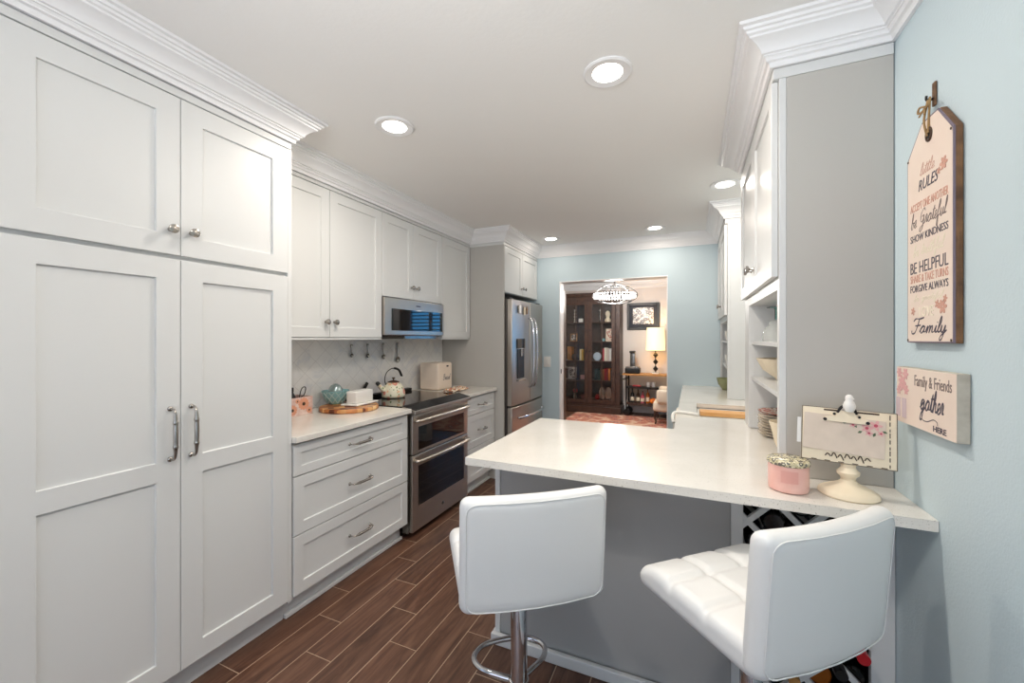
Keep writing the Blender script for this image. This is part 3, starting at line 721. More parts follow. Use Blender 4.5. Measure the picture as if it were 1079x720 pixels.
# wine bottles lying in the cells (cell centres are half a pitch from the crossings)
BP = [(.0001, 0), (.030, .0), (.037, .006), (.038, .02), (.038, .19), (.034, .215), (.020, .24), (.0145, .255), (.0145, .30), (.0001, .301)]
def bottle(x, z, label, neck_out, glassm, foil):
    y0 = 1.70
    t = thing('wine_bottle', label, 'bottle', (x, y0+.1, z), group='wine bottles lying in the lattice rack')
    if neck_out: pr = [(r, 1.98-h-.05) for r, h in BP]; fo = [(.0001, 1.98-.05-.304), (.0155, 1.98-.05-.304), (.016, 1.98-.05-.25), (.0155, 1.98-.05-.25)]
    else: pr = [(r, 1.728+h) for r, h in BP]; fo = None
    fin('glass_body', M().lathe(pr, (x, 0, z), 24, 'Y'), glassm, t, smooth=40)
    if fo: fin('foil_cap', M().lathe([(r*1.15, h) for r, h in fo], (x, 0, z), 18, 'Y'), foil, t, smooth=40)
    return t
for (x, z, neck, g, f, lb) in ((.271, .735, False, 'bottle_glass', None, 'dark wine bottle base in the uppermost cells beside the grey panel'),
        (.356, .65, True, 'bottle_glass', 'black', 'dark wine bottle with black foil neck in the upper middle cell'),
        (.441, .735, False, 'bottle_glass', None, 'dark wine bottle base in the upper cells behind the right stool'),
        (.356, .808, False, 'bottle_glass', None, 'dark wine bottle base directly under the countertop in the rack'),
        (.218, .65, False, 'bottle_glass', None, 'dark wine bottle base against the left stile of the rack'),
        (.315, .250, True, 'amber', 'cart_wood', 'amber bottle with gold foil neck low in the lattice below the right stool'),
        (.405, .232, False, 'amber', None, 'amber bottle base glowing orange at the bottom edge of the picture'),
        (.500, .252, False, 'bottle_glass', None, 'dark wine bottle base right of the amber one'),
        (.498, .385, True, 'bottle_glass', 'red', 'dark wine bottle with bright red foil cap by the right stile'),
        (.441, .315, True, 'bottle_glass', 'black', 'dark wine bottle with black foil cap left of the red one'),
        (.250, .400, False, 'bottle_glass', None, 'dark wine bottle base low in the rack by the grey panel')):
    bottle(x, z, lb, neck, MT[g], MT[f] if f else None)

# L-shaped countertop with sink cut-out
ct = M(); zt0, zt1 = .885, .915
SX0, SX1, SY0, SY1 = .03, .48, 2.79, 3.36
for a in ((-.847, XR_-.002, 1.448, 2.355), (-.088, XR_-.002, 2.355, SY0), (-.088, SX0, SY0, SY1), (SX1, XR_-.002, SY0, SY1), (-.088, XR_-.002, SY1, YF-.002)):
    ct.box(a[0], a[1], a[2], a[3], zt0, zt1)
bmesh.ops.remove_doubles(ct.bm, verts=ct.bm.verts, dist=1e-5)
tag(fin('peninsula_countertop', ct, MT['quartz']), 'large white speckled L-shaped countertop of peninsula and sink run', 'countertop')
# base cabinets below the sink run
p = thing('sink_base_cabinet', 'white base cabinets below the sink along the right side', 'cabinet', (.25, 3.4, 0))
fin('body', M().box(-.04, .60, 2.33, 2.74, .10, .8835).box(-.04, .60, 3.41, YF-.004, .10, .8835).box(-.04, .60, 2.741, 3.409, .10, .60).box(0.03, .60, 2.33, YF-.004, .001, .10), MT['cab'], p)
for (a, c) in ((2.34, 2.73), (2.75, 3.07), (3.08, 3.40), (3.42, 4.0), (4.02, 4.60)):
    zt = .60 if 2.74 < a < 3.4 else .872
    d = shaker(p, RX(-.062, c, .119), c-a, zt-.125, .06)
    pull(d, RX(-.062, (a+c)/2, zt-.08 if zt > .7 else .5), .13)
p = thing('apron_sink', 'white apron-front sink set into the right counter', 'sink', (.2, 3.07, .63))
m = M().box(.034, .476, 2.794, 3.356, .64, .66).box(.034, .05, 2.794, 3.356, .66, .880).box(.46, .476, 2.794, 3.356, .66, .880).box(.05, .46, 2.794, 2.81, .66, .880).box(.05, .46, 3.34, 3.356, .66, .880)
fin('basin', m, MT['porcelain'], p, bevel=.004)
pts = []
m = M()
arc = [(-.104, 2.72, .880), (-.112, 2.76, .910), (-.098, 2.83, .9255), (-.05, 2.85, .9255), (.0, 2.83, .9255), (.04, 2.80, .9255)]
m.tube(cat(arc, 8), .0095, 10)
fin('rim', m, MT['porcelain'], p, smooth=60)
fin('apron', M().rbox((.045, .60, .225), .02, (2, 8, 6), loc=(-.088, 3.08, .765)), MT['porcelain'], p, smooth=60)
o = fin('wooden_sink_board', M().box(.052, .458, 3.215, 3.335, .848, .878), pm('maple_board', srgb(236, 184, 124), .45, vary=(10, srgb(226, 166, 100))), bevel=.003)
tag(o, 'light wooden board laid across the sink on the right counter', 'cutting board')

# ---- near hutch
def hutch(label, fx, y0, y1, zdoor, ztop, far_stile, shelves, side='cab_grey'):
    p = thing('hutch_cabinet', label, 'cabinet', (.45, (y0+y1)/2, .916))
    cx = fx+.022; xw = XR_-.003
    fin('side_panel', M().box(cx+.022, xw, y0, y0+.018, .9165, 2.324), MT[side], p, bevel=.0008)
    b = M()
    b.box(cx, cx+.0215, y0, y0+.038, .9165, 2.324)                       # near stile
    b.box(cx, cx+.022, y1-far_stile, y1, .9165, 2.324)                 # far stile
    b.box(cx, cx+.022, y0+.038, y1-far_stile, zdoor-.045, 2.324)
    b.box(cx+.022, xw, y1-.018, y1, .9165, 2.324)                      # far side
    b.box(xw-.01, xw, y0+.018, y1-.018, .9165, 2.324)
    b.box(cx+.022, xw-.01, y0+.018, y1-.018, zdoor-.045, zdoor-.027)
    b.box(cx+.022, xw-.01, y0+.018, y1-.018, 2.30, 2.324)
    b.box(cx-.018, xw, y0-.002, y1+.001, 2.3245, 2.361)                     # riser
    if far_stile > .08: b.box(cx+.022, xw-.01, y1-far_stile, y1-far_stile+.012, .9165, zdoor-.045)
    fin('body', b, MT['cab'], p, bevel=.001)
    for z in shelves:
        fin('shelf', M().box(cx+.012, xw-.0105, y0+.0185, y1-max(far_stile, .0185)-.0005, z-.018, z), MT['cab'], p, bevel=.001)
    mid = (y0+y1)/2
    for a, c, kk in ((y0+.012, mid-.002, 1), (mid+.002, y1-.006, -1)):
        d = shaker(p, RX(fx, c, zdoor), c-a, 2.320-zdoor, .062)
        knob(d, RX(fx, (c-.034) if kk > 0 else (a+.034), zdoor+.10))
    return p
hutch('large grey-white hutch cabinet standing on the counter at the right wall', FR_, 1.71, 2.72, 1.622, 2.32, .17, (1.386, 1.196))
hutch('smaller white hutch cabinet at the far end of the sink run', FR2, 3.69, 4.615, 1.590, 2.32, .04, (1.38, 1.16), 'cab')

# things on the hutch shelves
gw, nt_, b_ = base_mat('clear_cut_glass'); b_.inputs['Base Color'].default_value = srgb(232, 236, 232); b_.inputs['Alpha'].default_value = .38; b_.inputs['Roughness'].default_value = .1
MT['glass_white'] = gw
x, y = .375, 2.33
t = thing('margarita_glass', 'clear glass with teal foot upside down on upper hutch shelf', 'glass', (x, y, 1.387))
fin('bowl', M().lathe([(.058, 0), (.058, .035), (.05, .06), (.032, .075), (.03, .095), (.006, .105)], (x, y, 1.3875), 28, caps=False), MT['glass_white'], t, smooth=60)
fin('foot', M().lathe([(.006, .105), (.006, .155), (.012, .160), (.040, .163), (.040, .166), (.0001, .166)], (x, y, 1.3875), 28), MT['teal_clear'], t, smooth=60)
x, y = .46, 2.26
o = fin('glass_tumbler', M().lathe([(.0001, 0), (.04, 0), (.05, .06), (.052, .12), (.049, .12), (.046, .06), (.037, .005)], (x, y, 1.3875), 24, caps=False), pm('frosted_glass', srgb(226, 220, 206), .2), smooth=60)
tag(o, 'cream frosted tumbler beside the teal-footed glass in the hutch', 'glass')
x, y = .425, 2.36
o = fin('fluted_bowl', M().lathe([(.0001, .0), (.045, 0), (.05, .01), (.10, .05), (.128, .105), (.124, .105), (.095, .055), (.045, .014), (.0001, .013)], (x, y, 1.197), 56, caps=False, mod=lambda a, h: 1+(.03*math.cos(14*a) if h > .02 else 0)), MT['cream'], smooth=60)
tag(o, 'cream fluted bowl on the middle shelf of the near hutch', 'bowl')
x, y = .50, 2.15
o = fin('serving_bowl', M().lathe([(.0001, .0), (.03, 0), (.06, .06), (.08, .135), (.076, .135), (.0001, .02)], (x, y, 1.197), 30, caps=False), pm('tan_ceramic', srgb(190, 160, 110), .3), smooth=60)
tag(o, 'tan bowl behind the fluted one on the hutch shelf', 'bowl')
x, y = .425, 2.38
PLATE = [(.0001, 0), (.06, 0), (.075, .004), (.118, .012), (.120, .015), (.117, .0155), (.072, .008), (.0001, .007)]
for k in range(9):
    pl = fin('dinner_plate', M().lathe(PLATE, (x+.002*math.sin(k*2), y+.003*math.cos(k*3), .9175+k*.0135), 40, caps=False), MT['cream_china'] if k < 8 else MT['plate_red'], smooth=60)
    names = ['bottom plate', 'second plate from the bottom', 'third plate from the bottom', 'fourth plate from the bottom', 'middle plate', 'fourth plate from the top', 'third plate from the top', 'plate just under the topmost', 'topmost red patterned plate']
    tag(pl, names[k]+' of the stack on the hutch counter', 'plate', 'stacked plates in the hutch')
    # brown rim line
    r_ = fin('rim_line', M().lathe([(.1198, .0143), (.1207, .0150), (.1198, .0157)], (x+.002*math.sin(k*2), y+.003*math.cos(k*3), .9175+k*.0135), 40, caps=False), MT['brown'], pl, smooth=60)
x, y = .352, 1.97
o = fin('patterned_jug', M().lathe([(.0001, 0), (.022, 0), (.024, .02), (.04, .06), (.052, .12), (.060, .145), (.057, .145), (.045, .11), (.0001, .03)], (x, y, .916), 40, caps=False, mod=lambda a, h: 1+(.04*math.cos(10*a) if h > .03 else 0)), MT['cream'], smooth=60)
tag(o, 'cream scalloped pitcher standing before the stack of plates', 'pitcher')
x, y = .295, 4.36
o = fin('olive_bowl', M().lathe([(.0001, 0), (.03, 0), (.034, .01), (.065, .05), (.080, .11), (.077, .11), (.06, .055), (.0001, .015)], (x, y, .9165), 36, caps=False), MT['olive'], smooth=60)
tag(o, 'olive green bowl on the counter at the far hutch', 'bowl')
for k, (yy, zz, lb) in enumerate(((4.25, 1.162, 'white cup on the middle shelf of the far hutch'), (4.25, 1.382, 'white cup on the top open shelf of the far hutch'))):
    o = fin('white_cup', M().lathe([(.0001, 0), (.028, 0), (.04, .05), (.042, .09), (.038, .09), (.0001, .01)], (.32, yy, zz), 24, caps=False), MT['porcelain'], smooth=60)
    tag(o, lb, 'cup')

# ------------------------------------------------------------------ things on the peninsula
# scented candle jar
x, y, z = .284, 1.560, .9155
t = thing('scented_candle', 'pink glass candle jar with mosaic lid on the peninsula', 'candle', (x, y, z))
fin('jar', M().lathe([(.0001, 0), (.050, 0), (.055, .004), (.056, .01), (.056, .076), (.054, .083), (.0001, .083)], (x, y, z), 48), MT['wax'], t, smooth=40)
fin('lid', M().lathe([(.0001, .0835), (.056, .0835), (.059, .086), (.059, .096), (.055, .101), (.02, .104), (.0001, .104)], (x, y, z), 48, mod=lambda a, h: 1+.012*math.sin(9*a)), [MT['mosaic']], t, smooth=60)
m = M()
rows = []
for i in range(9):
    a = -PI*.5+(-.42+i*.105)-.12
    rows.append((a))
pts0 = [m.bm.verts.new((x+.0568*math.cos(a), y+.0568*math.sin(a), z+.034)) for a in rows]; pts1 = [m.bm.verts.new((x+.0568*math.cos(a), y+.0568*math.sin(a), z+.072)) for a in rows]
for i in range(8): m.bm.faces.new((pts0[i], pts0[i+1], pts1[i+1], pts1[i]))
fin('jar_label', m, pm('pale_pink_label', srgb(226, 166, 156), .4), t, smooth=60)
# pedestal clipboard easel with bird
x, y, z = .444, 1.580, .9155
t = thing('memo_easel', 'distressed cream pedestal clipboard easel with floral card', 'easel', (x, y, z))
fin('pedestal', M().lathe([(.0001, 0), (.074, 0), (.077, .004), (.075, .012), (.066, .018), (.058, .022), (.050, .026), (.034, .034), (.024, .040), (.018, .048), (.020, .056), (.028, .064), (.029, .072), (.022, .080), (.018, .086), (.020, .095), (.016, .098), (.0001, .099)], (x, y, z), 40), MT['cream'], t, smooth=45)
bd = T(.442, 1.582, z+.180) @ Matrix.Rotation(math.radians(-6), 4, 'Z') @ Matrix.Rotation(math.radians(-9), 4, 'X') @ Matrix.Rotation(math.radians(2), 4, 'Y') @ Matrix.Rotation(PI/2, 4, 'X')
bo = fin('board', M().rbox((.232, .168, .012), .003, (4, 4, 1)), MT['cream'], t, xf=bd, smooth=50)
m = M()
for (a, b_, c, d) in ((-.1155, .1155, .0825, .0838), (-.1155, .1155, -.0838, -.0825)): m.box(a, b_, c, d, .0045, .0066)
for (a, b_, c, d) in ((-.1162, -.1148, -.083, .083), (.1148, .1162, -.083, .083)): m.box(a, b_, c, d, .0045, .0066)
for k in range(9): m.box(.098, .1005, -.078+k*.0175, -.078+k*.0175+.009+.003*(k % 3), .0058, .0064)
for k in range(6): m.box(-.09+k*.034, -.09+k*.034+.014, -.0815, -.0790, .0058, .0064)
m.box(-.06, .075, .074, .079, .0058, .0064)
fin('worn_edge', m, MT['brown'], bo, xf=bd)
ca = fin('floral_card', M().box(-.112, .088, -.052, .060, .0066, .0095), pm('card_paper', srgb(212, 196, 180), .7, vary=(20, srgb(222, 206, 190))), t, xf=bd @ Matrix.Rotation(math.radians(-2), 4, 'Z'))
m = M(); m2 = M(); m3 = M()
for (a, b_, r) in ((.045, .032, .014), (.066, .042, .016), (.050, .018, .010), (.012, .038, .009), (.078, .020, .009)):
    petals(m, a, b_, r, 5, .0098); disc(m2, a, b_, r*.3, .0104)
for (a, b_, s_) in ((.03, .045, .6), (.08, .028, -.4), (.06, .008, 1.2), (.022, .03, 2.2), (.035, .022, -2.6), (-.002, .042, 3.0)):
    q = [(a+math.cos(s_)*u*.014-math.sin(s_)*v*.004, b_+math.sin(s_)*u*.014+math.cos(s_)*v*.004) for u, v in ((0, 0), (.5, 1), (1, 0), (.5, -1))]
    m3.prism(q, lambda p_, q_: (p_, q_, .0097), lambda p_, q_: (p_, q_, .0101))
fin('blossoms', m, MT['pink'], ca, xf=bd); fin('blossom_centres', m2, MT['pink_dark'], ca, xf=bd); fin('leaves', m3, MT['green'], ca, xf=bd)
m = M().prism([(-.062, .042), (.052, .042), (.046, .056), (.022, .060), (.012, .078), (-.022, .078), (-.032, .060), (-.056, .056)], lambda a, b_: (a, b_, .0150), lambda a, b_: (a, b_, .0175))
cl = fin('clip', m, MT['cream'], t, xf=bd, bevel=.001)
m = M().tube(cat([(-.026, .07, .014), (-.018, .088, .016), (-.004, .094, .016), (.012, .088, .016), (.020, .070, .014)], 5), .004, 8)
disc(m, -.058, .047, .005, .0178); disc(m, .046, .047, .005, .0178); disc(m, -.035, .066, .004, .0178); disc(m, .026, .062, .004, .0178)
fin('clip_wire', m, MT['iron'], cl, xf=bd)
m = M()
for k in range(7):
    a = -.055+k*.016; m.tube(cat([(a, -.066, .0068), (a+.006, -.058+.004*(k % 2), .008), (a+.014, -.066-.004*(k % 3), .0068)], 4), .0016, 6)
fin('scroll_relief', m, MT['brown'], bo, xf=bd)
# bird
bm_ = M(); 
def ell(m, c, r, n=14):
    prof = [(max(1e-4, math.sin(PI*i/n)), -math.cos(PI*i/n)) for i in range(n+1)]; prof[0] = (.0001, -1); prof[-1] = (.0001, 1)
    tmp = M().lathe(prof, seg=18); tmp.xf(T(*c) @ Matrix.Diagonal((r[0], r[1], r[2], 1)))
    me = bpy.data.meshes.new('x'); tmp.bm.to_mesh(me); tmp.bm.free(); m.bm.from_mesh(me); bpy.data.meshes.remove(me); return m
bm_.lathe([(.0001, 0), (.010, .001), (.015, .010), (.0165, .020), (.013, .030), (.0095, .036), (.0105, .042), (.0095, .049), (.005, .053), (.0001, .054)], seg=20)
bm_.tube([(0, -.008, .044), (0, -.018, .042)], [.003, .0006], 6)
bm_.tube([(0, .010, .014), (0, .024, .004), (0, .036, -.004)], [.008, .006, .002], 8)
fin('bird', bm_, MT['white'], t, xf=T(.444, 1.570, z+.258) @ Matrix.Rotation(.5, 4, 'Z'), smooth=50)
# paper tag peeking out at the left of the board
fin('paper_strip', M().box(-.128, -.118, -.035, .045, .000, .003), MT['white'], t, xf=bd)

# ------------------------------------------------------------------ wall signs
t = thing('family_rules_sign', 'tall blush tag-shaped family rules sign hung by twine on the blue wall', 'wall sign', (.59, 1.4575, 1.387))
sx0, sx1 = .5865, .6005
ys0, ys1, zb, zs, ztp = 1.3405, 1.575, 1.388, 1.920, 1.998
tagp = [(ys0, zb), (ys1, zb), (ys1, zs), (1.492, ztp), (1.410, ztp), (ys0, zs)]
fin('wood_backing', M().prism(tagp, lambda y, z: (sx0, y, z), lambda y, z: (sx1, y, z)), MT['sign_wood'], t, bevel=.002)
def inset(p, d, c=((1.4575), (1.66))): return [(c[0]+(y-c[0])*(1-d/.117), c[1]+(z-c[1])*(1-d/.30)) for y, z in p]
fin('painted_edge', M().prism(inset(tagp, .001), lambda y, z: (sx0-.0035, y, z), lambda y, z: (sx0-.0001, y, z)), pm('mauve_edge', srgb(120, 108, 122), .6), t)
fc = fin('face', M().prism(inset(tagp, .005), lambda y, z: (sx0-.0042, y, z), lambda y, z: (sx0-.0036, y, z)), MT['shell_pink'], t)
FX = sx0-.0046; yc = 1.4575
cursive('lettering', 'little', .075, .034, MT['ink_orange'], fc, TXT_R(FX, yc+.005, 1.868), .0011)
text('lettering', 'RULES', .100, .030, MT['ink'], fc, TXT_R(FX, yc, 1.826), shear=.25)
m = M(); petals(m, 0, 0, .018, 6); petals(m, -.022, -.012, .010, 5); fin('flower_print', m, MT['ink_orange'], fc, xf=TXT_R(FX, yc-.075, 1.845))
text('lettering', 'ACCEPT ONE ANOTHER', .190, .022, MT['ink_orange'], fc, TXT_R(FX, yc, 1.772))
cursive('lettering', 'be Grateful', .185, .060, MT['ink_grey'], fc, TXT_R(FX, yc, 1.728), .0016)
text('lettering', 'SHOW KINDNESS', .190, .020, MT['ink'], fc, TXT_R(FX, yc, 1.684))
cursive('lettering', 'be truthful', .160, .045, MT['ink_pale'], fc, TXT_R(FX, yc, 1.643), .0018)
text('lettering', 'BE HELPFUL', .190, .032, MT['ink'], fc, TXT_R(FX, yc, 1.600), bold=-.005)
text('lettering', 'SHARE & TAKE TURNS', .190, .022, MT['ink_orange'], fc, TXT_R(FX, yc, 1.569))
text('lettering', 'FORGIVE ALWAYS', .190, .020, MT['ink'], fc, TXT_R(FX, yc, 1.541))
cursive('lettering', 'be grateful', .150, .028, MT['ink_pale'], fc, TXT_R(FX, yc, 1.511), .0012)
text('lettering', 'LOVE', .075, .028, MT['ink_pale'], fc, TXT_R(FX, yc+.01, 1.475))
m = M(); petals(m, 0, 0, .020, 6); petals(m, -.024, .008, .012, 5); petals(m, .012, .020, .010, 5); fin('flower_print', m, MT['ink_orange'], fc, xf=TXT_R(FX, yc-.07, 1.482))
m = M(); petals(m, 0, 0, .012, 5); fin('flower_print', m, MT['ink_orange'], fc, xf=TXT_R(FX, yc+.08, 1.478))
cursive('lettering', 'Family', .175, .062, MT['ink'], fc, TXT_R(FX, yc, 1.427), .0021)
hy, hz = 1.451, 1.948
m = M(); m.tube([(FX-.001, hy+.013*math.cos(a_*PI/10), hz+.017*math.sin(a_*PI/10)) for a_ in range(20)], .003, 8, closed=True)
fin('grommet', m, MT['brown'], t, smooth=60)
m = M(); disc(m, 0, 0, .011, 0); fin('hole', m, MT['black'], t, xf=TXT_R(FX, hy, hz))
m = M().tube(cat([(FX-.003, 1.455, 1.945), (FX-.008, 1.458, 1.985), (.580, 1.464, 2.020), (.588, 1.470, 2.045), (.588, 1.462, 2.05), (.582, 1.452, 2.01), (FX-.004, 1.447, 1.95)], 6), .0026, 8)
m.tube(cat([(.580, 1.466, 2.03), (.575, 1.485, 2.036), (.574, 1.488, 2.022), (.580, 1.466, 2.024), (.575, 1.442, 2.034), (.574, 1.440, 2.020), (.580, 1.464, 2.026)], 5), .0026, 8)
m.tube([(.578, 1.466, 2.026), (.572, 1.480, 2.008)], .0022, 6).tube([(.578, 1.466, 2.026), (.572, 1.452, 2.004)], .0022, 6)
fin('twine_loop', m, MT['twine'], t, smooth=60)
for y_, z_ in ((ys0+.008, zb+.008), (ys1-.008, zb+.008), (ys1-.009, zs-.004), (ys0+.009, zs-.004)):
    m = M(); disc(m, 0, 0, .0035, .0004); fin('nail', m, MT['brown'], t, xf=TXT_R(FX, y_, z_))
t = thing('wall_hook', 'small brown metal hook holding the rules sign', 'hook', (.60, 1.465, 2.03))
fin('plate', M().box(.596, .6012, 1.458, 1.474, 2.028, 2.092), MT['sign_wood'], t, bevel=.002)
fin('peg', M().tube(cat([(.597, 1.466, 2.05), (.588, 1.466, 2.044), (.582, 1.466, 2.048), (.582, 1.466, 2.058)], 4), .003, 8), MT['iron'], t, smooth=60)

t = thing('gather_sign', 'whitewashed wood block sign with gather lettering on the blue wall', 'wall sign', (.585, 1.46, 1.146))
y0, y1, z0, z1 = 1.313, 1.622, 1.150, 1.316
fin('wood_block', M().box(.5765, .6005, y0, y1, z0, z1), MT['grey_wood'], t, bevel=.002)
fc = fin('face', M().box(.5755, .5764, y0+.001, y1-.001, z0+.001, z1-.001), MT['shell_pink'], t)
GX = .5752
text('lettering', 'Family & Friends', .180, .040, MT['ink_grey'], fc, TXT_R(GX, 1.422, 1.278))
cursive('lettering', 'gather', .115, .085, MT['ink'], fc, TXT_R(GX, 1.425, 1.222), .0026)
m = M().tube(cat([(-.05, .012, 0), (-.045, -.004, 0), (-.02, -.006, 0), (.01, .004, 0), (.028, .0, 0), (.03, -.008, 0)], 5), .0013, 6, flat=(0, 0, 1)); fin('flourish', m, MT['ink'], fc, xf=TXT_R(GX, 1.425, 1.184))
text('lettering', 'HERE', .060, .015, MT['ink'], fc, TXT_R(GX, 1.385, 1.166), bold=.02)
m = M(); petals(m, 0, 0, .024, 7); petals(m, -.018, .03, .016, 6); petals(m, .02, .028, .018, 6); petals(m, -.022, -.022, .014, 6); petals(m, .024, -.018, .016, 6)
fin('flower_print', m, MT['pink'], fc, xf=TXT_R(GX-.0001, 1.585, 1.268))
m = M()
for a in (-.026, .012): m.rbox((.026, .058, .002), .0009, (3, 3, 1), loc=(a, 0, 0))
fin('mason_jar_print', m, pm('mauve_jar_print', srgb(206, 186, 190), .6), fc, xf=TXT_R(GX, 1.585, 1.195))

# ------------------------------------------------------------------ bar stools
def stool(label):
    t = thing('bar_stool', label, 'bar stool', (0, 0, 0), group='white leather bar stools at the peninsula')
    ST = .735
    fin('base', M().lathe([(.0001, .001), (.195, .001), (.195, .006), (.16, .014), (.06, .030), (.035, .045), (.035, .06), (.0001, .06)], seg=56), MT['chrome'], t, smooth=40)
    fin('column', M().lathe([(.0265, .055), (.0265, .585), (.024, .590), (.0001, .590)], seg=28), MT['chrome'], t, smooth=40)
    fin('piston', M().lathe([(.019, .59), (.019, .645), (.0001, .645)], seg=24), MT['chrome'], t, smooth=40)
    fin('seat_plate', M().rbox((.20, .20, .022), .008, (2, 2, 1), loc=(0, 0, .654)), MT['iron'], t, smooth=50)
    fin('lever', M().tube(cat([(0, .03, .640), (.08, .06, .636), (.16, .09, .628), (.20, .10, .622)], 4), .005, 8), MT['chrome'], t, smooth=50)
    ring = [(.026, .028), (.06, .05), (.112, .09), (.128, .145), (.085, .192), (0, .205), (-.085, .192), (-.128, .145), (-.112, .09), (-.06, .05), (-.026, .028)]
    m = M().tube([(p_.x, p_.y, p_.z) for p_ in cat([(a, b_, .275) for a, b_ in ring], 6)], .0095, 12)
    m.lathe([(.0275, .255), (.0325, .257), (.0325, .293), (.0275, .295)], seg=28, caps=False)
    fin('footrest', m, MT['chrome'], t, smooth=50)
    def sf(q):
        x, y, z = q
        if z > 0:
            d = min(abs(abs(x)-.065), 9); e = min(abs(y+.055), abs(y-.065))
            z += -.011*math.exp(-(d/.010)**2)-.011*math.exp(-(e/.010)**2)+.006
            z -= .03*max(0, (y-.10)/.1)**2
        return (x, y, z)
    # seat: front edge at +y
    s_ = fin('seat', M().rbox((.42, .40, .075), .028, (44, 44, 3), fn=sf, loc=(0, .012, ST-.042)), MT['leather'], t, smooth=80)
    def bf(q):
        x, y, z = q
        y += .020*(x/.2)**2-.012*(z/.16)+.004       # wraps forward at the sides, leans back at the top
        return (x, y, z)
    b_ = fin('backrest', M().rbox((.425, .055, .325), .0265, (24, 3, 16), fn=bf, loc=(0, -.205, .812)), MT['leather'], t, smooth=80)
    # piping around the rear face of the backrest
    pts = []
    hw, hh, cr = .198, .150, .03
    for sx_, sz_, a0 in ((1, 1, 0), (-1, 1, PI/2), (-1, -1, PI), (1, -1, 3*PI/2)):
        for k in range(5):
            a = a0+k*PI/8; pts.append(Vector((sx_*(hw-cr)+cr*math.cos(a), 0, sz_*(hh-cr)+cr*math.sin(a))))
    full = []
    for i in range(len(pts)):
        a, c = pts[i], pts[(i+1) % len(pts)]
        for k in range(4): full.append(a.lerp(c, k/4))
    m = M().tube([(p_.x, bf((p_.x, -.0268, p_.z))[1]-.205, p_.z+.812) for p_ in full], .0016, 6, closed=True)
    fin('piping', m, MT['leather'], b_, smooth=60)
    return t
def face_dir(px, py, ang): return (px, py, 0), ang
s1 = stool('white leather bar stool seen from behind, the left one at the peninsula')
s2 = dup(s1, (.145, 1.268, 0), math.radians(43.5), 'white leather bar stool with quilted seat, the right one by the blue wall')
for ch_ in s2.children:
    if ch_.name.split('.')[0] in ('seat', 'backrest', 'seat_plate', 'lever', 'piston'): ch_.location.z += .022 if ch_.name.startswith('back') else .008
s1.location = (-.515, 1.225, 0); s1.rotation_euler = (0, 0, math.radians(37))

# ------------------------------------------------------------------ things on the left counter
Z = .9155
# sunflower box
t = thing('sunflower_caddy', 'sunflower-printed caddy box beside the pantry', 'box', (-2.30, 1.86, Z))
m = M().box(-2.40, -2.25, 1.675, 1.900, Z, Z+.006).box(-2.40, -2.394, 1.675, 1.900, Z+.006, Z+.115).box(-2.256, -2.25, 1.675, 1.900, Z+.006, Z+.115).box(-2.394, -2.256, 1.675, 1.681, Z+.006, Z+.115).box(-2.394, -2.256, 1.894, 1.900, Z+.006, Z+.115)
fin('box', m, pm('pale_pink_box', srgb(232, 210, 200), .6, vary=(30, srgb(190, 150, 140))), t, bevel=.001)
m = M(); m2 = M()
for (a, b_, r) in ((.045, .014, .040), (-.035, -.018, .034), (.085, -.03, .020), (.0, .034, .015), (-.08, .02, .026)):
    petals(m, a, b_, r, 12, 0); disc(m2, a, b_, r*.28, .001)
bx = t.children[0]
fin('sunflowers', m, pm('petal_orange', srgb(214, 150, 120), .6), bx, xf=TXT_L(-2.2495, 1.788, Z+.058)); fin('sunflower_centres', m2, MT['brown'], bx, xf=TXT_L(-2.2493, 1.788, Z+.058))
o = fin('black_pepper_jar', M().lathe([(.0001, 0), (.035, 0), (.036, .07), (.034, .10), (.022, .125), (.018, .135), (.020, .14), (.020, .165), (.0001, .168)], (-2.33, 1.80, Z+.007), 24), MT['black'], smooth=40)
tag(o, 'black stoppered jar standing inside the sunflower caddy', 'jar')
m = M().tube(cat([(-2.30, 1.835, Z+.02), (-2.30, 1.845, Z+.12), (-2.30, 1.862, Z+.165), (-2.30, 1.885, Z+.17), (-2.30, 1.888, Z+.15), (-2.30, 1.876, Z+.12), (-2.30, 1.853, Z+.10), (-2.30, 1.842, Z+.02)], 5), .003, 8)
tag(fin('wire_whisk', m, MT['iron'], smooth=60), 'looped dark wire utensil handle in the sunflower caddy', 'utensil')
# round cutting board
o = fin('round_cutting_board', M().lathe([(.0001, 0), (.184, 0), (.191, .006), (.191, .022), (.186, .028), (.0001, .028)], (-2.150, 2.112, Z), 64), MT['butcher'], smooth=40)
tag(o, 'round checkered butcher block board beside the range', 'cutting board')
# teal bowl with dome
x, y, z = -2.292, 2.125, Z+.0285
t = thing('berry_bowl', 'teal woven ceramic bowl on the round board', 'bowl', (x, y, z))
fin('bowl', M().lathe([(.0001, 0), (.045, 0), (.05, .005), (.075, .05), (.088, .088), (.091, .092), (.085, .093), (.07, .05), (.0001, .01)], (x, y, z), 48, caps=False, mod=lambda a, h: 1+.02*math.sin(12*a+h*60)), MT['teal'], t, smooth=60)
m = M()
for k in range(12):
    for sg in (1, -1):
        pts = []
        for i in range(7):
            h = .008+i*.013; r = .052+(h/.092)*.038; a = 2*PI*k/12+sg*i*.12; pts.append((x+(r+.003)*math.cos(a), y+(r+.003)*math.sin(a), z+h))
        m.tube(pts, .0022, 5)
fin('lattice_relief', m, pm('pale_teal_glaze', srgb(188, 214, 212), .25), t)
o = fin('glass_dome', M().lathe([(.046, 0), (.048, .02), (.044, .045), (.03, .068), (.012, .078), (.0001, .080)], (x, y, z+.060), 36, caps=False), pm('silver_glass_dome', srgb(150, 168, 168), .1, .5), smooth=60)
tag(o, 'silvery ribbed dome sitting in the teal bowl', 'dome')
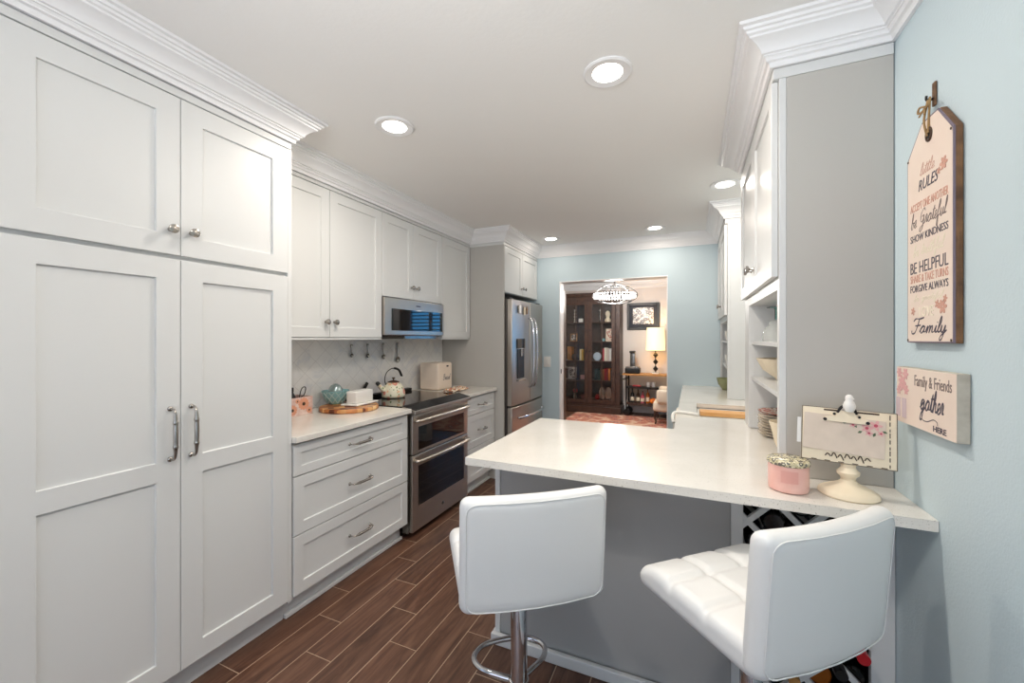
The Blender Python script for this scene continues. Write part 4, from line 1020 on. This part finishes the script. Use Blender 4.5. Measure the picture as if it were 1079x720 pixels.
# butter box
x, y, z = -2.125, 2.185, Z+.0285
t = thing('butter_dish', 'white lidded rectangular butter dish on the round board', 'butter dish', (x, y, z))
R_ = T(x, y, z) @ Matrix.Rotation(.12, 4, 'Z')
fin('tray', M().rbox((.135, .235, .012), .005, (2, 4, 1), loc=(0, 0, .0075)), MT['porcelain'], t, xf=R_, smooth=50)
fin('cover', M().rbox((.085, .18, .082), .007, (2, 4, 2), loc=(0, 0, .055)), MT['white'], t, xf=R_, smooth=50)
# slanted spatula handle behind the butter dish
o = fin('spatula', M().rbox((.016, .024, .10), .005, (1, 1, 4)).tube([(0, 0, -.04), (0, 0, -.12)], .005, 8), MT['iron'], smooth=50, xf=T(-2.385, 2.50, Z+.092) @ Matrix.Rotation(math.radians(-38), 4, 'X') )
tag(o, 'black utensil handle leaning on the backsplash behind the butter dish', 'utensil')
# kettle
x, y, z = -2.23, 2.66, .9225
t = thing('tea_kettle', 'cream floral enamel tea kettle on the black cooktop', 'kettle', (x, y, z))
fin('body', M().lathe([(.0001, 0), (.082, 0), (.091, .006), (.094, .02), (.092, .045), (.081, .08), (.063, .108), (.045, .122), (.0001, .124)], (x, y, z), 48), MT['kettle'], t, smooth=50)
fin('lid', M().lathe([(.046, .122), (.045, .128), (.02, .137), (.006, .139), (.006, .148), (.013, .152), (.013, .160), (.0001, .163)], (x, y, z), 28, caps=False), MT['brown'], t, smooth=50)
A = Matrix.Rotation(math.radians(-20), 4, 'Z')
fin('spout', M().tube(cat([(0, -.075, .055), (0, -.105, .082), (0, -.128, .108), (0, -.135, .118)], 5), [.024, .023, .022, .021, .020, .019, .018, .017, .016, .015, .0145, .014, .0135, .013, .013, .013], 14), MT['kettle'], t, xf=T(x, y, z) @ A, smooth=60)
fin('spout_cap', M().tube([(0, -.130, .112), (0, -.142, .126), (0, -.146, .134)], [.016, .016, .010], 12), MT['black'], t, xf=T(x, y, z) @ A, smooth=50)
hp = cat([(0, -.068, .105), (0, -.078, .15), (0, -.06, .205), (0, -.01, .235), (0, .045, .222), (0, .072, .175), (0, .074, .165)], 6)
fin('handle', M().tube(hp, [.0035 if i < 20 else .0095 for i in range(len(hp))], 10), MT['black'], t, xf=T(x, y, z) @ A, smooth=50)
# bread box
t = thing('bread_box', 'cream enamel box with script lettering on the right counter', 'bread box', (-2.262, 3.315, Z))
bx = fin('body', M().rbox((.215, .245, .255), .022, (3, 3, 3), loc=(-2.262, 3.315, Z+.1285)), pm('cream_enamel', srgb(234, 216, 198), .3), t, smooth=50)
cursive('lettering', 'Bread', .125, .058, MT['ink'], bx, TXT_L(-2.1538, 3.335, Z+.12), .0022)
fin('latch', M().rbox((.008, .028, .014), .003, (1, 2, 1), loc=(-2.152, 3.345, Z+.222)), MT['black'], bx, smooth=50)
# crumpled floral cloth
m = M(); n = 18
vv = [[m.bm.verts.new((-2.06+.13*i/n+.012*math.sin(j*1.3), 3.10+.27*j/n+.010*math.sin(i*1.1), Z+.008+.020*abs(math.sin(i*.8+j*.6))*math.sin(PI*min(1, max(0, i/n)))+.012*abs(math.sin(j*.9)))) for j in range(n+1)] for i in range(n+1)]
for i in range(n):
    for j in range(n): m.bm.faces.new((vv[i][j], vv[i+1][j], vv[i+1][j+1], vv[i][j+1]))
o = fin('kitchen_cloth', m, MT['cloth_floral'], smooth=80)
sd = o.modifiers.new('s', 'SOLIDIFY'); sd.thickness = .006; sd.offset = 0
tag(o, 'crumpled floral cloth on the counter right of the cooktop', 'cloth')
# hanging measuring spoons
SP = [(2.385, 1.356, 1.270, .016, 'smallest measuring spoon hanging on the backsplash, nearest the pantry'), (2.557, 1.360, 1.262, .018, 'second measuring spoon from the pantry on the backsplash'), (2.74, 1.362, 1.246, .021, 'third measuring spoon from the pantry, above the kettle'), (2.924, 1.366, 1.214, .026, 'largest measuring spoon hanging on the backsplash near the microwave edge')]
for (y, zt, zb_, r, lb) in SP:
    t = thing('measuring_spoon', lb, 'measuring spoon', (-2.405, y, zb_), group='measuring spoons on the backsplash')
    fin('bowl', M().lathe([(.0001, -r*.6), (r*.6, -r*.5), (r*.95, -r*.15), (r, 0), (r*.92, 0), (r*.5, -r*.4), (.0001, -r*.45)], seg=24, caps=False, axis='X'), MT['dark_steel'], t, xf=T(-2.407+r*.3, y, zb_) , smooth=60)
    fin('shaft', M().tube([(-2.405, y, zb_+r*.8), (-2.409, y, zb_+.06), (-2.409, y, zt)], [.004, .0035, .006], 8), MT['dark_steel'], t, smooth=60)
    fin('peg', M().lathe([(.0001, -.4175+0), (.004, -.4175), (.004, -.402), (.007, -.400), (.0001, -.397)], (-2.0, y, zt-.008), 12, 'X'), MT['nickel'], t, smooth=60)

# light switch by the doorway
t = thing('light_switch', 'white light switch plate between fridge and doorway', 'switch', (-1.575, YF-.001, 1.10))
fin('plate', M().rbox((.085, .006, .125), .0025, (2, 1, 2), loc=(-1.575, YF-.0045, 1.125)), MT['white'], t, smooth=50)
fin('rocker', M().rbox((.032, .006, .065), .002, (2, 1, 2), loc=(-1.575, YF-.0095, 1.125)), MT['white'], t, smooth=50)
struct(fin('strike_plate', M().box(OX0+.0125, OX0+.014, 4.63, 4.66, .99, 1.04), MT['iron'], bpy.data.objects['trim_1']))
# open dark door
dm = T(-1.438, 4.762, 0) @ Matrix.Rotation(math.radians(12.6), 4, 'Z')
d = fin('door_1', M().box(-.04, 0, 0, .76, .01, 2.03), MT['dark_wood'], xf=dm, bevel=.003); struct(d)
struct(fin('door_handle', M().lathe([(.0001, 0), (.026, 0), (.026, .008), (.010, .012), (.010, .04), (.0001, .045)], (0, .69, 1.0), 20, 'X').tube([(.036, .69, 1.0), (.04, .66, 1.0), (.038, .58, .998)], .008, 8), MT['nickel'], d, xf=dm, smooth=50))

# ------------------------------------------------------------------ dining room
tag(fin('persian_rug', M().rbox((2.9, 2.35, .010), .004, (2, 2, 1), loc=(-.55, 6.42, .006)), MT['rug']), 'red and cream patterned rug on the dining room floor', 'rug')
# china cabinet
CY = 7.65; CX0, CX1 = -2.37, -1.21
p = thing('china_cabinet', 'tall dark wood china cabinet with two glass doors', 'china cabinet', (-1.79, 7.84, 0))
dk = MT['dark_wood']
b = M().box(CX0, CX0+.03, CY+.022, 8.03, .16, 2.19).box(CX1-.03, CX1, CY+.022, 8.03, .16, 2.19).box(CX0, CX1, 8.01, 8.03, .16, 2.19).box(CX0, CX1, CY+.022, 8.01, .16, .235).box(CX0, CX1, CY+.022, 8.01, 2.15, 2.19)
b.box(CX0, CX0+.075, CY, CY+.0215, .16, 2.19).box(CX1-.075, CX1, CY, CY+.0215, .16, 2.19).box(CX0+.075, CX1-.075, CY, CY+.0215, 2.10, 2.19).box(CX0+.075, CX1-.075, CY, CY+.0215, .16, .185)
fin('case', b, dk, p, bevel=.002)
fin('cornice', M().box(CX0-.02, CX1+.02, CY-.02, 8.035, 2.1905, 2.22).box(CX0-.045, CX1+.045, CY-.045, 8.04, 2.22, 2.262), dk, p, bevel=.006)
fin('plinth', M().box(CX0-.03, CX1+.03, CY-.03, 8.035, .001, .125).box(CX0-.015, CX1+.015, CY-.015, 8.035, .125, .1595), dk, p, bevel=.008)
SZ = (.236, .61, .978, 1.346, 1.714)
for z in SZ[1:]: fin('shelf', M().box(CX0+.031, CX1-.031, CY+.03, 8.009, z-.018, z), dk, p)
mid = -1.79
for k, (a, c) in enumerate(((CX0+.078, mid-.002), (mid+.002, CX1-.078))):
    m = M(); w_ = .068
    m.box(a, a+w_, CY-.02, CY-.001, .188, 2.098).box(c-w_, c, CY-.02, CY-.001, .188, 2.098).box(a+w_, c-w_, CY-.02, CY-.001, .188, .25).box(a+w_, c-w_, CY-.02, CY-.001, 2.04, 2.098)
    mx_ = (a+c)/2; m.box(mx_-.009, mx_+.009, CY-.018, CY-.003, .25, 2.04)
    for z in SZ[1:]: m.box(a+w_, c-w_, CY-.0175, CY-.0035, z-.017, z-.002)
    d = fin('door', m, dk, p, bevel=.002)
    fin('glass_pane', M().box(a+w_-.003, c-w_+.003, CY-.0115, CY-.0095, .247, 2.043), MT['glass'], d)
    for z in (1.56, 1.16): fin('latch', M().lathe([(.0001, 0), (.01, 0), (.008, -.012), (.014, -.02), (.0001, -.026)], ((c-.03) if k == 0 else (a+.03), CY-.021, z), 14, 'Y'), MT['iron'], d, smooth=50)
def book(x, z, w_, h, d_, col, label, y=7.76):
    tag(fin('book', M().box(x, x+w_-.002, y, y+d_, z+.001, z+h).box(x+.003, x+w_-.005, y+.004, y+d_-.003, z+h, z+h+.0005), pm('book_cover', srgb(*col), .6), bevel=.002), label, 'book', 'books in the china cabinet')
def deco(nm, m, mat, label, c_): tag(fin(nm, m, mat, smooth=50), label, c_)
def L(prof, x, z, y=7.8, seg=24, **k): return M().lathe(prof, (x, y, z+.001), seg, **k)
cand = [(.0001, 0), (.035, 0), (.03, .01), (.010, .02), (.022, .05), (.010, .075), (.024, .11), (.010, .14), (.022, .17), (.009, .20), (.02, .23), (.02, .25), (.0001, .255)]
deco('candlestick', L(cand, -2.09, SZ[4]), MT['porcelain'], 'white beaded candlestick on the top shelf, left door', 'candlestick')
deco('candlestick', L(cand, -1.60, SZ[4]), MT['nickel'], 'silvery beaded candlestick on the top shelf, right door', 'candlestick')
deco('trinket_box', M().rbox((.08, .07, .075), .008, (2, 2, 2), loc=(-1.97, 7.79, SZ[4]+.0395)), MT['porcelain'], 'small white box on the top shelf beside the white candlestick', 'box')
deco('white_bust', L([(.0001, 0), (.055, 0), (.06, .03), (.05, .06), (.03, .075), (.038, .11), (.05, .15), (.04, .19), (.02, .21), (.0001, .215)], -1.455, SZ[4]), MT['cream'], 'cream bust figurine on the top shelf at right', 'figurine')
def frame_(x, z, w_, h, mat, pic, label, y=7.80):
    t = thing('picture_frame', label, 'picture frame', (x, y, z+.001))
    xf_ = T(x, y, z+.003) @ Matrix.Rotation(math.radians(-8), 4, 'X')
    fin('frame', M().box(-w_/2, -w_/2+.015, 0, .012, 0, h).box(w_/2-.015, w_/2, 0, .012, 0, h).box(-w_/2+.015, w_/2-.015, 0, .012, 0, .015).box(-w_/2+.015, w_/2-.015, 0, .012, h-.015, h), mat, t, xf=xf_, bevel=.002)
    fin('picture', M().box(-w_/2+.014, w_/2-.014, .004, .009, .014, h-.014), pic, t, xf=xf_)
frame_(-2.12, SZ[3], .14, .15, MT['cart_wood'], MT['photo'], 'small tan framed photo on the second shelf, left door')
frame_(-1.42, SZ[3], .15, .24, MT['cream'], MT['plate_red'], 'tall cream patterned frame on the second shelf, right door')
frame_(-2.15, SZ[1], .16, .23, MT['white'], MT['photo'], 'white framed photo on the fourth shelf, left door')
deco('glass_orb', L([(.0001, 0), (.02, .004), (.032, .03), (.02, .056), (.0001, .06)], -1.535, SZ[3]), MT['teal'], 'small pale orb on the second shelf beside the cream frame', 'ornament')
book(-2.235, SZ[2], .045, .27, .16, (206, 140, 60), 'tall orange book at the left end of the middle shelf'); book(-2.188, SZ[2], .045, .26, .16, (196, 126, 50), 'darker orange book right of the tall one, middle shelf')
deco('mantel_clock', M().lathe([(.0001, 0), (.062, 0), (.065, -.01), (.065, -.03), (.058, -.035), (.0001, -.036)], (-2.075, 7.76, SZ[2]+.072), 28, 'Y').box(-2.12, -2.03, 7.722, 7.76, SZ[2]+.001, SZ[2]+.012), MT['black'], 'round black clock on the middle shelf, left door', 'clock')
book(-1.99, SZ[2], .035, .22, .15, (226, 214, 176), 'cream book in the middle shelf of the left door'); book(-1.953, SZ[2], .04, .215, .15, (218, 170, 70), 'mustard yellow book beside the cream one, middle shelf')
deco('display_plate', M().lathe([(.0001, 0), (.04, .001), (.075, -.008), (.078, -.006), (.04, .006), (.0001, .006)], (-1.655, 7.80, SZ[2]+.083), 32, 'Y').box(-1.70, -1.61, 7.785, 7.82, SZ[2]+.001, SZ[2]+.006), pm('blue_white_plate', srgb(196, 214, 228), .2), 'pale blue plate standing on the middle shelf, right door', 'plate')
book(-1.545, SZ[2], .028, .235, .16, (188, 44, 66), 'crimson book on the middle shelf, right door'); book(-1.515, SZ[2], .05, .25, .16, (232, 224, 206), 'thick ivory book beside the crimson one'); book(-1.463, SZ[2], .04, .24, .16, (214, 200, 190), 'pale pinkish book next to the ivory one'); book(-1.421, SZ[2], .04, .235, .16, (236, 234, 230), 'white book at the right end of the middle shelf')
deco('keepsake_box', M().rbox((.09, .07, .09), .008, (2, 2, 2), loc=(-1.93, 7.79, SZ[1]+.047)), MT['pink'], 'small pink keepsake box on the fourth shelf, left door', 'box')
for i, (w_, h, col, lb) in enumerate(((.035, .22, (28, 60, 62), 'dark teal book, leftmost on the fourth shelf of the right door'), (.04, .23, (20, 46, 50), 'deep green-black book second on the fourth shelf'), (.035, .2, (30, 64, 58), 'forest green book third on the fourth shelf'), (.04, .22, (120, 70, 44), 'brown book in the centre of the fourth shelf row'), (.04, .225, (140, 84, 40), 'tan brown book just right of the brown one'), (.035, .24, (168, 30, 40), 'bright red book on the fourth shelf'), (.04, .25, (130, 24, 30), 'dark red book right of the bright red one'), (.035, .24, (222, 132, 50), 'orange book on the fourth shelf row'), (.03, .22, (40, 40, 44), 'black book next to the orange one'), (.03, .25, (214, 212, 206), 'white book closing the fourth shelf row'))):
    book(-1.70+i*.0375, SZ[1], w_, h*.93, .15, col, lb)
t = thing('flower_vase', 'small vase with red blossoms on the bottom shelf', 'vase', (-2.09, 7.79, SZ[0]+.001))
fin('vase', L([(.0001, 0), (.03, 0), (.036, .04), (.02, .08), (.024, .10), (.02, .10), (.0001, .02)], -2.09, SZ[0], 7.79), MT['grey_wood'], t, smooth=50)
m = M()
for k in range(7): ell(m, (-2.09+.035*math.cos(k*2.1), 7.79+.02*math.sin(k*2.1), SZ[0]+.15+.02*math.sin(k*1.3)), (.022, .022, .018), 8)
for k in range(3): m.tube([(-2.09, 7.79, SZ[0]+.05), (-2.09+.02*(k-1), 7.79, SZ[0]+.14)], .002, 5)
fin('blossoms', m, MT['red'], t, smooth=60)
deco('rose_bowl', L([(.0001, 0), (.04, 0), (.06, .04), (.05, .08), (.046, .08), (.0001, .02)], -1.92, SZ[0]), pm('dusty_rose', srgb(160, 110, 104), .3), 'dusty rose bowl on the bottom shelf, left door', 'bowl')
deco('red_ornament', L([(.0001, 0), (.03, .006), (.05, .04), (.04, .08), (.015, .10), (.0001, .102)], -1.655, SZ[0]), MT['red'], 'red round ornament on the bottom shelf, right door', 'ornament')
for x_, lb in ((-1.56, 'silver oval frame at the bottom right shelf, nearer the door centre'), (-1.44, 'silver oval frame at the bottom right shelf, outermost')):
    deco('oval_frame', M().lathe([(.0001, 0), (.05, 0), (.058, -.008), (.058, -.014), (.0001, -.012)], (0, 0, 0), 28, 'Y').xf(T(x_, 7.80, SZ[0]+.126) @ Matrix.Diagonal((1, 1, 2.1, 1))), MT['nickel'], lb, 'picture frame')

# bar cart
p = thing('bar_cart', 'rolling bar cart with wooden top and black pipe frame', 'bar cart', (-.75, 7.78, 0))
ax0, ax1, ay0, ay1 = -1.10, -.30, 7.62, 7.94
fin('top', M().box(ax0-.06, ax1+.06, ay0-.02, ay1+.02, .735, .765), MT['cart_wood'], p, bevel=.004)
for z in (.50, .205): fin('shelf', M().box(ax0, ax1, ay0, ay1, z, z+.02).box(ax0, ax1, ay0-.008, ay0, z, z+.04), MT['iron'] if z > .3 else MT['dark_wood'], p, bevel=.003)
for x_ in (ax0+.01, ax1-.01):
    for y_ in (ay0, ay1): fin('leg', M().tube([(x_, y_, .10), (x_, y_, .735)], .013, 10), MT['iron'], p, smooth=50)
fin('rail', M().tube([(ax0-.05, ay0, .66), (ax0-.05, ay1, .66)], .010, 8).tube([(ax0-.05, ay0, .66), (ax0+.01, ay0, .66)], .010, 8).tube([(ax0-.05, ay1, .66), (ax0+.01, ay1, .66)], .010, 8), MT['iron'], p, smooth=50)
for x_ in (ax0+.02, ax1-.02):
    for y_ in (ay0+.01, ay1-.01):
        fin('wheel', M().lathe([(.02, -.012), (.055, -.014), (.062, -.010), (.062, .010), (.055, .014), (.02, .012)], (x_, y_, .0635), 28, 'Y').lathe([(.0001, -.02), (.018, -.02), (.018, .02), (.0001, .02)], (x_, y_, .0635), 14, 'Y'), MT['iron'], p, smooth=40)
t = thing('drink_maker', 'black and silver drink maker on the bar cart', 'appliance', (-.99, 7.74, .766))
fin('base', M().rbox((.26, .20, .10), .015, (3, 3, 2), loc=(-.99, 7.74, .817)), MT['black'], t, smooth=50)
fin('top_tray', M().rbox((.24, .18, .02), .006, (2, 2, 1), loc=(-.99, 7.74, .878)), MT['dark_steel'], t, smooth=50)
fin('tower', M().rbox((.09, .09, .26), .012, (2, 2, 3), loc=(-.995, 7.78, 1.01)), MT['dark_steel'], t, smooth=50)
fin('spout', M().rbox((.10, .14, .035), .01, (2, 2, 1), loc=(-.995, 7.74, 1.155)), MT['iron'], t, smooth=50)
x, y = -.60, 7.80
t = thing('table_lamp', 'lit table lamp with stacked black diamond base on the cart', 'lamp', (x, y, .766))
fin('foot', M().box(x-.055, x+.055, y-.055, y+.055, .766, .79), MT['porcelain'], t, bevel=.004)
m = M()
for k in range(3): m.lathe([(.008, .80+k*.125), (.012, .81+k*.125), (.045, .855+k*.125), (.012, .90+k*.125), (.008, .915+k*.125)], (x, y, 0), 4)
m.lathe([(.008, .79), (.008, 1.22)], (x, y, 0), 12)
fin('stem', m, MT['black'], t)
fin('lamp_shade', M().lathe([(.165, 1.19), (.150, 1.60)], (x, y, 0), 40, caps=False), MT['shade'], t, smooth=60)
fin('bulb', M().lathe([(.0001, 1.30), (.025, 1.33), (.03, 1.37), (.015, 1.41), (.0001, 1.415)], (x, y, 0), 16), MT['lit'], t, smooth=60)
light('lamp_bulb', 'POINT', (x, y, 1.50), 4, (1, .78, .52), .04)
cart_stuff = [(-1.00, .226, .035, .26, 'black', 'dark liquor bottle, leftmost on the lower cart shelf'), (-.90, .226, .032, .25, 'brown', 'brown liquor bottle second on the lower cart shelf'), (-.82, .226, .035, .22, 'pink_dark', 'pink-red liqueur bottle on the lower cart shelf'), (-.73, .226, .033, .27, 'amber', 'amber whisky bottle on the lower cart shelf'), (-.50, .226, .033, .26, 'bottle_glass', 'black bottle right of the pumpkin on the cart')]
for (x_, z_, r, h, mt_, lb) in cart_stuff:
    t = thing('liquor_bottle', lb, 'bottle', (x_, 7.76, z_), group='liquor bottles on the bar cart')
    fin('body', M().lathe([(.0001, 0), (r, 0), (r, h*.55), (r*.8, h*.66), (r*.35, h*.75), (r*.33, h*.92), (.0001, h*.921)], (x_, 7.76, z_), 20), MT[mt_], t, smooth=40)
    fin('cap', M().lathe([(r*.4, h*.9), (r*.4, h), (.0001, h)], (x_, 7.76, z_), 14), MT['black'], t, smooth=40)
    fin('bottle_label', M().lathe([(r+.001, h*.15), (r+.001, h*.42)], (x_, 7.76, z_), 20, caps=False), MT['cream'], t)
o = fin('pumpkin', M().lathe([(.0001, .004), (.03, 0), (.062, .02), (.072, .05), (.06, .085), (.025, .1), (.0001, .092)], (-.63, 7.72, .227), 48, mod=lambda a, h: 1-.06*abs(math.cos(5*a))).tube([(-.63, 7.72, .32), (-.625, 7.72, .345)], .007, 8), MT['orange'], smooth=60)
tag(o, 'small orange pumpkin on the lower shelf of the cart', 'pumpkin')
for i, (x_, lb) in enumerate(((-.72, 'clear tumbler on the middle cart shelf, left of its pair'), (-.63, 'clear tumbler on the middle cart shelf, right of its pair'))):
    tag(fin('tumbler', M().lathe([(.0001, 0), (.03, 0), (.036, .09), (.033, .09), (.0001, .006)], (x_, 7.76, .521), 24, caps=False), pm('clear_tumbler', srgb(206, 200, 196), .1), smooth=60), lb, 'glass')
tag(fin('red_tray', M().rbox((.14, .10, .03), .01, (2, 2, 1), loc=(-.92, 7.76, .536)), MT['red'], smooth=50), 'small red dish on the middle cart shelf', 'dish')
# framed picture
t = thing('framed_print', 'dark framed black and white print above the cart', 'picture', (-.84, 8.04, 1.56))
fx0, fx1, fz0, fz1 = -1.135, -.545, 1.565, 2.075
fin('frame', M().box(fx0, fx0+.05, 8.02, 8.049, fz0, fz1).box(fx1-.05, fx1, 8.02, 8.049, fz0, fz1).box(fx0+.05, fx1-.05, 8.02, 8.049, fz0, fz0+.05).box(fx0+.05, fx1-.05, 8.02, 8.049, fz1-.05, fz1), MT['black'], t, bevel=.005)
fin('mat_board', M().box(fx0+.05, fx1-.05, 8.03, 8.048, fz0+.05, fz1-.05), pm('slate_mat', srgb(58, 62, 72), .8), t)
fin('print', M().box(fx0+.11, fx1-.11, 8.027, 8.0298, fz0+.11, fz1-.09), MT['photo'], t)
# upholstered chair
t = thing('upholstered_chair', 'beige upholstered chair partly hidden by the doorway edge', 'chair', (-.28, 7.2, 0), math.radians(0))
fin('seat', M().rbox((.56, .55, .16), .05, (4, 4, 2), loc=(-.30, 7.22, .30)), MT['fabric'], t, smooth=60)
fin('backrest', M().rbox((.14, .55, .42), .05, (2, 4, 4), loc=(-.10, 7.22, .60)), MT['fabric'], t, smooth=60)
fin('arm', M().rbox((.50, .10, .22), .045, (4, 2, 2), loc=(-.27, 7.50, .47)), MT['fabric'], t, smooth=60)
fin('arm', M().rbox((.50, .10, .22), .045, (4, 2, 2), loc=(-.27, 6.94, .47)), MT['fabric'], t, smooth=60)
for x_ in (-.54, -.08):
    for y_ in (6.99, 7.45): fin('leg', M().tube(cat([(x_, y_, .23), (x_-.01, y_, .14), (x_+.008, y_, .06), (x_-.005, y_, .022)], 4), [.022]*4+[.018]*4+[.013]*5, 10), MT['dark_wood'], t, smooth=50)
# chandelier
x, y, z = -1.06, 6.2, 2.04
t = thing('chandelier', 'round caged crystal chandelier hanging in the dining room', 'chandelier', (x, y, CEIL-.002))
fin('canopy', M().lathe([(.0001, CEIL-.002), (.06, CEIL-.002), (.055, CEIL-.02), (.01, CEIL-.03)], (x, y, 0), 24, caps=False), MT['iron'], t, smooth=50)
fin('stem', M().tube([(x, y, CEIL-.03), (x, y, z+.16)], .008, 10), MT['iron'], t, smooth=50)
m = M()
for k in range(8):
    a = 2*PI*k/8; c_, s_ = math.cos(a), math.sin(a)
    m.tube(cat([(x+.02*c_, y+.02*s_, z+.17), (x+.16*c_, y+.16*s_, z+.145), (x+.30*c_, y+.30*s_, z+.06), (x+.335*c_, y+.335*s_, z), (x+.28*c_, y+.28*s_, z-.07), (x+.14*c_, y+.14*s_, z-.115), (x, y, z-.12)], 5), .0055, 6)
for rr, zz in ((.335, 0), (.24, -.09), (.22, .115)):
    m.tube([(x+rr*math.cos(2*PI*k/40), y+rr*math.sin(2*PI*k/40), z+zz) for k in range(40)], .006, 6, closed=True)
fin('cage', m, MT['iron'], t, smooth=60)
m = M()
for k in range(44):
    a = 2*PI*k/44
    for dz in (.018, -.018): m.lathe([(.0001, -.018), (.014, 0), (.0001, .018)], (x+.30*math.cos(a), y+.30*math.sin(a), z+dz), 6)
cr = fin('crystal_ring', m, MT['lit_crystal'], t)
m = M()
for k in range(6):
    a = 2*PI*k/6; m.lathe([(.010, -.05), (.012, .0), (.0001, .01)], (x+.09*math.cos(a), y+.09*math.sin(a), z), 10)
fin('candle_sleeve', m, MT['iron'], t)
light('chandelier_glow', 'POINT', (x, y, z-.02), 85, (1, .95, .89), .12)
tag(fin('ceiling_register', M().box(-1.02, -.72, 6.95, 7.05, CEIL-.012, CEIL-.001), MT['grey_wood'], bevel=.003), 'small ceiling air vent beyond the chandelier', 'air vent')
